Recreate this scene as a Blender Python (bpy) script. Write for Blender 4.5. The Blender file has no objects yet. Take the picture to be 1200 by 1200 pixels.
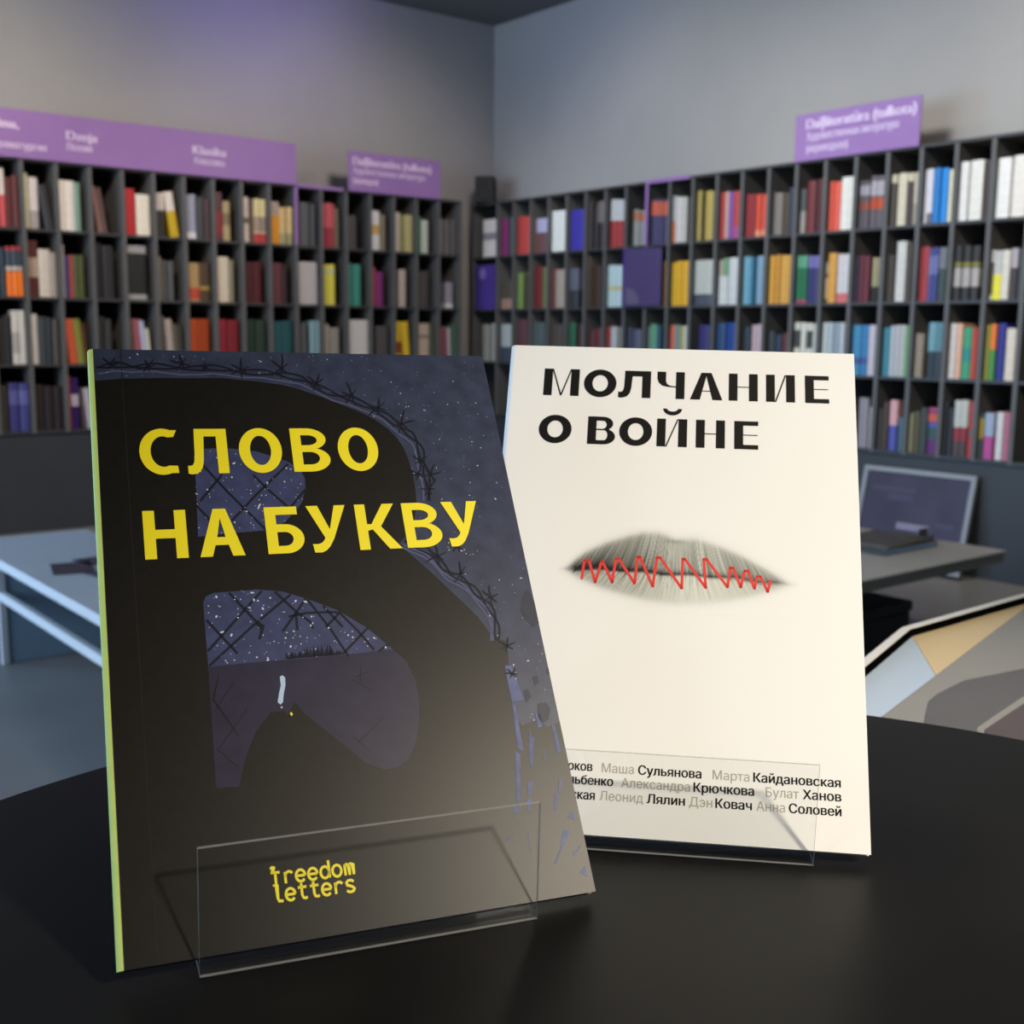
import bpy, bmesh, math, random
import numpy as np
from mathutils import Vector, Matrix
from mathutils.geometry import interpolate_bezier, delaunay_2d_cdt

# ------------------------------------------------------------------ measured numbers (metres, camera-height origin)
F = 1349.0
PITCH = 0.151899
ROLL = 0.010083
CORNER = [-0.16886, 6.86185, 0.0]
THETA = 0.892878
OFFL = 1.1485
OFFR = 0.6582
ROWZ = [0.74404, 0.44053, 0.14007, -0.16156, -0.46415]
TABLE = [0.05913, 0.25922, 0.32011]
DARK = [[-0.10911, 0.30199, -0.17872], [0.93023, 0.3667, -0.01439], [-0.19783, 0.53412, 0.82194], [0.30909, -0.76174, 0.5694], 0.14835, 0.21]
PALEB = [[-0.01307, 0.40159, -0.17893], [0.99384, -0.10989, -0.01447], [0.06757, 0.49725, 0.86497], [-0.08786, -0.86062, 0.50162], 0.14274, 0.20223]
DLIP = [[-0.08959, 0.30984, -0.1855], [0.0085, 0.34866, -0.1855]]
WLIP = [[0.0296, 0.40161, -0.1855], [0.1089, 0.39011, -0.1855]]
TZ = -0.1855
PDS = 0.0
PQ = 0.095
HC = 0.918                      # lens height above the floor
CELL = 0.15                     # cubby pitch
UP_T, BOARD_T, DEPTH = 0.018, 0.012, 0.23

scene = bpy.context.scene
COL = scene.collection

# ------------------------------------------------------------------ camera
cp, sp = math.cos(PITCH), math.sin(PITCH)
fwd = Vector((0, cp, -sp)); right0 = Vector((1, 0, 0)); up0 = right0.cross(fwd)
right = right0*math.cos(ROLL) + up0*math.sin(ROLL)
upv = -right0*math.sin(ROLL) + up0*math.cos(ROLL)
cam = bpy.data.cameras.new('camera')
cam.sensor_width = 36.0; cam.lens = F/1200*36.0
cam.clip_start = 0.02; cam.clip_end = 100
cam.dof.use_dof = True; cam.dof.focus_distance = 0.412; cam.dof.aperture_fstop = 21.0
cam_o = bpy.data.objects.new('camera', cam); COL.objects.link(cam_o)
M = Matrix((( right.x, upv.x, -fwd.x, 0), (right.y, upv.y, -fwd.y, 0), (right.z, upv.z, -fwd.z, HC), (0, 0, 0, 1)))
cam_o.matrix_world = M
scene.camera = cam_o

# ------------------------------------------------------------------ look, world, lights
vs = scene.view_settings
vs.view_transform = 'Standard'; vs.look = 'None'; vs.gamma = 1.0; vs.exposure = 0.0; vs.use_curve_mapping = False
scene.cycles.max_bounces = 8; scene.cycles.transparent_max_bounces = 16
scene.cycles.caustics_reflective = False; scene.cycles.caustics_refractive = False
world = bpy.data.worlds.new('world'); scene.world = world; world.use_nodes = True
world.node_tree.nodes['Background'].inputs[0].default_value = (0.75, 0.82, 1.0, 1)
world.node_tree.nodes['Background'].inputs[1].default_value = 0.3

eL = Vector((-math.sin(THETA), -math.cos(THETA), 0)); eR = Vector((math.cos(THETA), -math.sin(THETA), 0))
CC = Vector((CORNER[0], CORNER[1], 0))
def room(a, b, z):              # a metres along the left wall, b along the right wall, z above the floor
    return CC + eL*a + eR*b + Vector((0, 0, z))

def light(name, kind, loc, target, energy, color, **kw):
    l = bpy.data.lights.new(name, kind); l.energy = energy; l.color = color
    for k, v in kw.items(): setattr(l, k, v)
    o = bpy.data.objects.new(name, l); COL.objects.link(o); o.location = loc
    o.rotation_euler = (Vector(target) - Vector(loc)).to_track_quat('-Z', 'Y').to_euler()
    return o
WARM = (1.0, 0.88, 0.70); NEUT = (1.0, 0.94, 0.86); COOL = (0.26, 0.56, 1.0); VIOLET = (0.40, 0.28, 1.0)
# daylight through the shop windows, behind and to the left of the camera
light('window_light_left', 'AREA', room(5.2, -0.15, 0.85), room(4.2, 3.0, 0.35), 130, COOL, shape='RECTANGLE', size=2.2, size_y=1.4)
light('window_light_back', 'AREA', room(7.3, 2.6, 1.45), room(1.0, 2.4, 1.1), 185, (0.62, 0.79, 1.0), shape='RECTANGLE', size=3.4, size_y=1.9)
# warm ceiling spot over the display table
light('table_spot', 'SPOT', (2.10, -1.15, 2.66), (0.29, 0.43, HC-0.19), 820, WARM, spot_size=math.radians(22), spot_blend=1.0, shadow_soft_size=0.16)
light('added_fill_downlight', 'SPOT', room(2.3, 3.6, 2.66), room(2.2, 3.7, 0.0), 60, (1.0, 0.92, 0.8), spot_size=math.radians(70), spot_blend=0.8, shadow_soft_size=0.1)  # unseen downlight added to brighten the low table and floor
# ceiling spots along the shelves
for i, (a, b, ta, tb, e, c, tz) in enumerate(((3.2, 1.9, 2.7, -0.2, 225, (1.0, 0.83, 0.66), 1.1), (1.1, 1.9, 0.9, -0.2, 130, (1.0, 0.86, 0.78), 1.1), (1.9, 1.5, -0.2, 1.4, 130, NEUT, 1.2), (1.9, 2.9, -0.2, 2.9, 155, NEUT, 1.3), (1.9, 4.4, -0.2, 4.2, 200, (1.0, 0.88, 0.72), 1.4))):
    light('shelf_spot', 'SPOT', room(a, b, 2.66), room(ta, tb, tz), e, c, spot_size=math.radians(84), spot_blend=0.9, shadow_soft_size=0.2)
# violet accent lamps washing the top of the walls
light('violet_wash', 'SPOT', room(1.35, 0.8, 2.55), room(1.4, -0.24, 2.85), 19, VIOLET, spot_size=math.radians(120), spot_blend=1.0, shadow_soft_size=0.06)
light('violet_wash', 'SPOT', room(1.0, 0.9, 2.55), room(-0.24, 0.5, 2.4), 6, (0.36, 0.44, 1.0), spot_size=math.radians(100), spot_blend=1.0, shadow_soft_size=0.06)

# ------------------------------------------------------------------ helpers
def lin(h, k=1.0):
    c = [int(h[i:i+2], 16)/255 for i in (0, 2, 4)]
    return tuple(k*(x/12.92 if x <= 0.04045 else ((x+0.055)/1.055)**2.4) for x in c)

def mat(name, color, rough=0.5, noise=0.0, scale=40.0, spec=0.5, metal=0.0, bump=0.0, attr=None):
    if isinstance(color, str): color = lin(color)
    m = bpy.data.materials.new(name); m.use_nodes = True
    nt = m.node_tree; b = nt.nodes['Principled BSDF']
    b.inputs['Base Color'].default_value = (*color, 1)
    b.inputs['Roughness'].default_value = rough
    b.inputs['Specular IOR Level'].default_value = spec
    b.inputs['Metallic'].default_value = metal
    src = None
    if attr:
        a = nt.nodes.new('ShaderNodeAttribute'); a.attribute_name = attr; src = a.outputs['Color']
    if noise or bump:
        tc = nt.nodes.new('ShaderNodeTexCoord'); n = nt.nodes.new('ShaderNodeTexNoise')
        n.inputs['Scale'].default_value = scale; n.inputs['Detail'].default_value = 5
        nt.links.new(tc.outputs['Object'], n.inputs['Vector'])
        if noise:
            mr = nt.nodes.new('ShaderNodeMapRange')
            mr.inputs['From Min'].default_value = 0.3; mr.inputs['From Max'].default_value = 0.7
            mr.inputs['To Min'].default_value = 1-noise; mr.inputs['To Max'].default_value = 1+noise
            nt.links.new(n.outputs['Fac'], mr.inputs['Value'])
            mx = nt.nodes.new('ShaderNodeVectorMath'); mx.operation = 'SCALE'
            if src is not None: nt.links.new(src, mx.inputs[0])
            else: mx.inputs[0].default_value = color
            nt.links.new(mr.outputs['Result'], mx.inputs['Scale'])
            src = mx.outputs['Vector']
        if bump:
            bp = nt.nodes.new('ShaderNodeBump'); bp.inputs['Strength'].default_value = bump; bp.inputs['Distance'].default_value = 0.001
            nt.links.new(n.outputs['Fac'], bp.inputs['Height']); nt.links.new(bp.outputs['Normal'], b.inputs['Normal'])
    if src is not None: nt.links.new(src, b.inputs['Base Color'])
    return m

def acrylic(name):
    m = bpy.data.materials.new(name); m.use_nodes = True; nt = m.node_tree; nt.nodes.clear()
    o = nt.nodes.new('ShaderNodeOutputMaterial'); mix = nt.nodes.new('ShaderNodeMixShader')
    t = nt.nodes.new('ShaderNodeBsdfTransparent'); t.inputs['Color'].default_value = (0.985, 0.99, 0.992, 1)
    g = nt.nodes.new('ShaderNodeBsdfGlossy'); g.inputs['Roughness'].default_value = 0.06
    lw = nt.nodes.new('ShaderNodeLayerWeight'); pw = nt.nodes.new('ShaderNodeMath'); pw.operation = 'POWER'; pw.inputs[1].default_value = 4.0
    f = nt.nodes.new('ShaderNodeMath'); f.operation = 'MULTIPLY_ADD'; f.inputs[1].default_value = 0.5; f.inputs[2].default_value = 0.03
    nt.links.new(lw.outputs['Facing'], pw.inputs[0]); nt.links.new(pw.outputs[0], f.inputs[0])
    nt.links.new(f.outputs[0], mix.inputs[0]); nt.links.new(t.outputs[0], mix.inputs[1]); nt.links.new(g.outputs[0], mix.inputs[2])
    nt.links.new(mix.outputs[0], o.inputs['Surface'])
    return m

def put(name, mesh, mats, parent=None, matrix=None, world=False):
    o = bpy.data.objects.new(name, mesh); COL.objects.link(o)
    for mm in (mats if isinstance(mats, (list, tuple)) else [mats]):
        if mm is not None: mesh.materials.append(mm)
    if parent is not None: o.parent = parent
    if matrix is not None: o.matrix_local = matrix
    return o

def thing(name, label, cat, matrix=None, group=None):
    o = bpy.data.objects.new(name, None); COL.objects.link(o); o.empty_display_size = 0.05
    if matrix is not None: o.matrix_world = matrix
    tag(o, label, cat, group); return o
def tag(o, label=None, cat=None, group=None, kind=None):
    if label: o['label'] = label
    if cat: o['category'] = cat
    if group: o['group'] = group
    if kind: o['kind'] = kind
    return o

def bm_mesh(bm, name, smooth=False):
    bmesh.ops.recalc_face_normals(bm, faces=bm.faces)
    me = bpy.data.meshes.new(name); bm.to_mesh(me); bm.free()
    if smooth:
        for p in me.polygons: p.use_smooth = True
    return me

def add_box(bm, x0, x1, y0, y1, z0, z1, mi=0):
    v = [bm.verts.new(c) for c in ((x0,y0,z0),(x1,y0,z0),(x1,y1,z0),(x0,y1,z0),(x0,y0,z1),(x1,y0,z1),(x1,y1,z1),(x0,y1,z1))]
    for f in ((3,2,1,0),(4,5,6,7),(0,1,5,4),(1,2,6,5),(2,3,7,6),(3,0,4,7)):
        bm.faces.new([v[i] for i in f]).material_index = mi
def box(name, x0, x1, y0, y1, z0, z1, m, parent=None, matrix=None, bevel=0.0):
    bm = bmesh.new(); add_box(bm, x0, x1, y0, y1, z0, z1)
    if bevel: bmesh.ops.bevel(bm, geom=list(bm.edges), offset=bevel, segments=2, affect='EDGES', profile=0.5)
    return put(name, bm_mesh(bm, name), m, parent, matrix)

def prism(name, loop, z0, z1, m, parent=None, matrix=None, bevel=0.0):
    bm = bmesh.new()
    a = [bm.verts.new((x, y, z0)) for x, y in loop]; b = [bm.verts.new((x, y, z1)) for x, y in loop]
    n = len(loop); bm.faces.new(a[::-1]); bm.faces.new(b)
    for i in range(n): bm.faces.new((a[i], a[(i+1) % n], b[(i+1) % n], b[i]))
    if bevel: bmesh.ops.bevel(bm, geom=list(bm.edges), offset=bevel, segments=2, affect='EDGES', profile=0.5)
    return put(name, bm_mesh(bm, name), m, parent, matrix)

def frame_matrix(o, x, y, z):
    return Matrix(((x.x, y.x, z.x, o.x), (x.y, y.y, z.y, o.y), (x.z, y.z, z.z, o.z), (0, 0, 0, 1)))

def fill_mesh(loops_list, z=0.0):
    """Flat filled outlines (holes by even-odd) as one mesh; each entry of loops_list is a list of closed loops."""
    me_all = bmesh.new()
    for loops in loops_list:
        c = bpy.data.curves.new('outline', 'CURVE'); c.dimensions = '2D'; c.fill_mode = 'BOTH'
        for lp in loops:
            s = c.splines.new('POLY'); s.points.add(len(lp)-1); s.use_cyclic_u = True
            for i, (x, y) in enumerate(lp): s.points[i].co = (x, y, 0, 1)
        o = bpy.data.objects.new('outline', c)
        me = bpy.data.meshes.new_from_object(o)
        for v in me.vertices: v.co.z = z
        me_all.from_mesh(me)
        bpy.data.objects.remove(o); bpy.data.curves.remove(c); bpy.data.meshes.remove(me)
    return me_all

def add_stroke(bm, pts, wd, z=0.0, taper=False, mi=0):
    pts = [Vector((x, y)) for x, y in pts]; n = len(pts); L = []; R = []
    for i, q in enumerate(pts):
        a = pts[max(0, i-1)]; b = pts[min(n-1, i+1)]
        d = (b-a).normalized() if (b-a).length > 1e-9 else Vector((1, 0)); nn = Vector((-d.y, d.x))
        if 0 < i < n-1:
            d1 = (q-a).normalized(); c = abs(nn.dot(Vector((-d1.y, d1.x)))); k = min(1/max(c, 0.5), 1.6)
        else: k = 1
        h = wd/2*k*(1 if not taper else max(0.25, math.sin(math.pi*(0.15+0.7*i/(n-1)))))
        L.append(bm.verts.new((*(q+nn*h), z))); R.append(bm.verts.new((*(q-nn*h), z)))
    for i in range(n-1): bm.faces.new((L[i], R[i], R[i+1], L[i+1])).material_index = mi

def up_faces(bm):
    for f in bm.faces:
        f.normal_update()
        if f.normal.z < 0: f.normal_flip()
def flat_put(name, bm, m, parent, matrix=None):
    up_faces(bm); me = bpy.data.meshes.new(name); bm.to_mesh(me); bm.free()
    return put(name, me, m, parent, matrix)

def text_bm(bm, body, x0, x1, base, size, z, bold=0.0, xs=None):
    """Upright lettering, stretched to run from x0 to x1 on a baseline; overlapping glyph outlines are filled one by one."""
    c = bpy.data.curves.new('lettering', 'FONT'); c.body = body; c.size = 1.0; c.fill_mode = 'NONE'
    o = bpy.data.objects.new('lettering', c); COL.objects.link(o)
    bpy.context.view_layer.update()
    cu_ = o.to_curve(bpy.context.evaluated_depsgraph_get())
    loops = []
    for s in cu_.splines:
        pts = []
        if s.type == 'BEZIER':
            n = len(s.bezier_points)
            for i in range(n):
                p0, p1 = s.bezier_points[i], s.bezier_points[(i+1) % n]
                if (p0.handle_right-p0.co).length < 1e-5 and (p1.handle_left-p1.co).length < 1e-5: pts.append((p0.co.x, p0.co.y))
                else: pts += [(q.x, q.y) for q in interpolate_bezier(p0.co, p0.handle_right, p1.handle_left, p1.co, 6)[:-1]]
        else: pts = [(p.co[0], p.co[1]) for p in s.points]
        if len(pts) > 2: loops.append(pts)
    o.to_curve_clear(); bpy.data.objects.remove(o); bpy.data.curves.remove(c)
    xs_ = [p[0] for l in loops for p in l]; a, b = min(xs_), max(xs_); k = (x1-x0)/(b-a)
    # triangulate everything, keep what has a non-zero winding number (outlines may overlap)
    vs_, es_ = [], []
    for l in loops:
        i0 = len(vs_); n = len(l); vs_ += [Vector(p) for p in l]; es_ += [(i0+i, i0+(i+1) % n) for i in range(n)]
    V_, _, F_, _, _, _ = delaunay_2d_cdt(vs_, es_, [], 0, 1e-6)
    P = np.array([(v.x, v.y) for v in V_]); cen_ = np.array([P[list(f)].mean(0) for f in F_]); wn = np.zeros(len(F_), int)
    A = np.array([tuple(vs_[i]) for i, j in es_]); B = np.array([tuple(vs_[j]) for i, j in es_])
    for i, (cx, cy) in enumerate(cen_):
        up = (A[:, 1] <= cy) & (B[:, 1] > cy); dn = (A[:, 1] > cy) & (B[:, 1] <= cy)
        side = (B[:, 0]-A[:, 0])*(cy-A[:, 1])-(cx-A[:, 0])*(B[:, 1]-A[:, 1])
        wn[i] = (up & (side > 0)).sum() - (dn & (side < 0)).sum()
    for dx_ in ((0.0,) if not bold else (-bold, 0.0, bold)):
        nv = [bm.verts.new((x0+(x-a)*k+dx_*size, base+y*size, z)) for x, y in P]
        for i, f in enumerate(F_):
            if wn[i]: bm.faces.new([nv[j] for j in f])
        for v in nv:
            if not v.link_faces: bm.verts.remove(v)

def inside(pt, lp):
    c = False; x, y = pt
    for i in range(len(lp)):
        (x0, y0), (x1, y1) = lp[i-1], lp[i]
        if (y0 > y) != (y1 > y) and x < (x1-x0)*(y-y0)/(y1-y0)+x0: c = not c
    return c

def ring(cx, cy, rx, ry, n=40, a0=0.0, a1=2*math.pi):
    return [(cx+rx*math.cos(a0+(a1-a0)*i/n), cy+ry*math.sin(a0+(a1-a0)*i/n)) for i in range(n + (0 if abs(a1-a0-2*math.pi) < 1e-6 else 1))]

ORD = ('first second third fourth fifth sixth seventh eighth ninth tenth eleventh twelfth thirteenth fourteenth fifteenth sixteenth seventeenth eighteenth '
       'nineteenth twentieth twenty-first twenty-second twenty-third').split()

# ------------------------------------------------------------------ materials
m_wall = mat('wall_paint', (0.375, 0.366, 0.355), 0.85, noise=0.03, scale=3)
m_ceil = mat('ceiling_paint', (0.16, 0.16, 0.165), 0.9, noise=0.03, scale=3)
m_dark = mat('dark_grey_panel', (0.032, 0.036, 0.042), 0.55, noise=0.06, scale=5)
m_floor = mat('grey_floor', (0.20, 0.195, 0.19), 0.38, noise=0.10, scale=2.5)
m_shelf = mat('charcoal_shelf', (0.095, 0.096, 0.096), 0.55, noise=0.06, scale=8)
m_board = mat('dark_shelf_board', (0.040, 0.041, 0.043), 0.5, noise=0.06, scale=8)
m_back = mat('shelf_back', (0.012, 0.0125, 0.014), 0.8, spec=0.2, noise=0.05, scale=8)
m_purple = mat('purple_card', lin('9470ae'), 0.6, noise=0.03, scale=10)
m_purpled = mat('deep_purple_card', lin('4a3688'), 0.55, noise=0.04, scale=10)
m_purpleb = mat('dark_purple_card', lin('3e2b5e'), 0.55, noise=0.04, scale=10)
m_lav = mat('lavender_ink', lin('efdcfa'), 0.6)
m_white = mat('white_laminate', (0.72, 0.72, 0.71), 0.35, noise=0.02, scale=6)
m_black = mat('black_plastic', (0.008, 0.008, 0.008), 0.6, spec=0.3)
m_book = mat('book_cloth', (1, 1, 1), 0.5, noise=0.08, scale=60, attr='Col')
m_edge = mat('sawn_acrylic_edge', (0.34, 0.345, 0.345), 0.35)
nt_ = m_edge.node_tree; tr_ = nt_.nodes.new('ShaderNodeBsdfTransparent'); mx_ = nt_.nodes.new('ShaderNodeMixShader'); mx_.inputs[0].default_value = 0.62
nt_.links.new(tr_.outputs[0], mx_.inputs[1]); nt_.links.new(nt_.nodes['Principled BSDF'].outputs[0], mx_.inputs[2])
nt_.links.new(mx_.outputs[0], nt_.nodes['Material Output'].inputs['Surface'])
m_acr = acrylic('clear_acrylic')

# ------------------------------------------------------------------ room shell
def wall_frame(side):
    x = -eL if side == 'L' else eR
    z = Vector((0, 0, 1)); y = z.cross(x)
    return frame_matrix(CC, x, y, z)
WL, WR = wall_frame('L'), wall_frame('R')
CEIL = 2.735
def struct(o): o['kind'] = 'structure'; return o
poly = [room(-0.34, -0.34, 0), room(7.6, -0.34, 0), room(7.6, 9.2, 0), room(-0.34, 9.2, 0)]
struct(prism('floor', [(v.x, v.y) for v in poly], -0.1, 0, m_floor))
struct(prism('ceiling', [(v.x, v.y) for v in poly], CEIL, CEIL+0.1, m_ceil))
struct(box('wall_left', -7.6, 0.34, 0.24, 0.34, 0, CEIL, m_wall, None, WL))
struct(box('wall_right', -0.24, 9.2, 0.24, 0.34, 0, CEIL, m_wall, None, WR))
BF = frame_matrix(CC, eL, eR, Vector((0, 0, 1)))
struct(box('wall_back', 7.5, 7.6, -0.24, 9.2, 0, CEIL, m_wall, None, BF))
struct(box('wall_far', -0.24, 7.5, 9.1, 9.2, 0, CEIL, m_wall, None, BF))
PZ = ROWZ[4] + HC
struct(box('wall_left_lower', -5.2, -0.02, 0.012, 0.239, 0, PZ-0.001, m_dark, None, WL))
struct(box('wall_right_lower', 0.013, 6.5, 0.012, 0.239, 0, PZ-0.001, m_dark, None, WR))

# ------------------------------------------------------------------ bookcases
def bookcase(side, Mx, k0, k1, extra, label):
    t = thing('cubby_bookcase', label, 'bookcase', Mx)
    off = OFFL if side == 'L' else OFFR
    sgn = -1 if side == 'L' else 1
    ks = [(off+k)*CELL for k in range(k0, k1+1)]
    if extra is not None: ks = [extra*CELL] + ks
    zb, zt = ROWZ[4]+HC, ROWZ[0]+HC+BOARD_T
    lo, hi = ks[0], ks[-1]+UP_T
    for s in ks:
        a, b = sorted((sgn*s, sgn*(s+UP_T)))
        box('upright', a, b, 0, DEPTH-0.006, zb, zt-BOARD_T*1.0, m_shelf, t)
    a, b = sorted((sgn*lo, sgn*hi))
    for r in range(5):
        z = ROWZ[r]+HC
        box('shelf_board', a, b, 0.0015 if r else -0.001, DEPTH-0.006, z, z+BOARD_T, m_board, t)
    box('back_panel', a, b, DEPTH-0.006, DEPTH, zb, zt, m_back, t)
    return t
case_l = bookcase('L', WL, 0, 19, None, 'long charcoal bookcase of square cubbies on the wall with the long purple sign')
case_r = bookcase('R', WR, 0, 24, -0.9, 'charcoal cubby bookcase on the pale wall above the framed purple screen')

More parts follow.
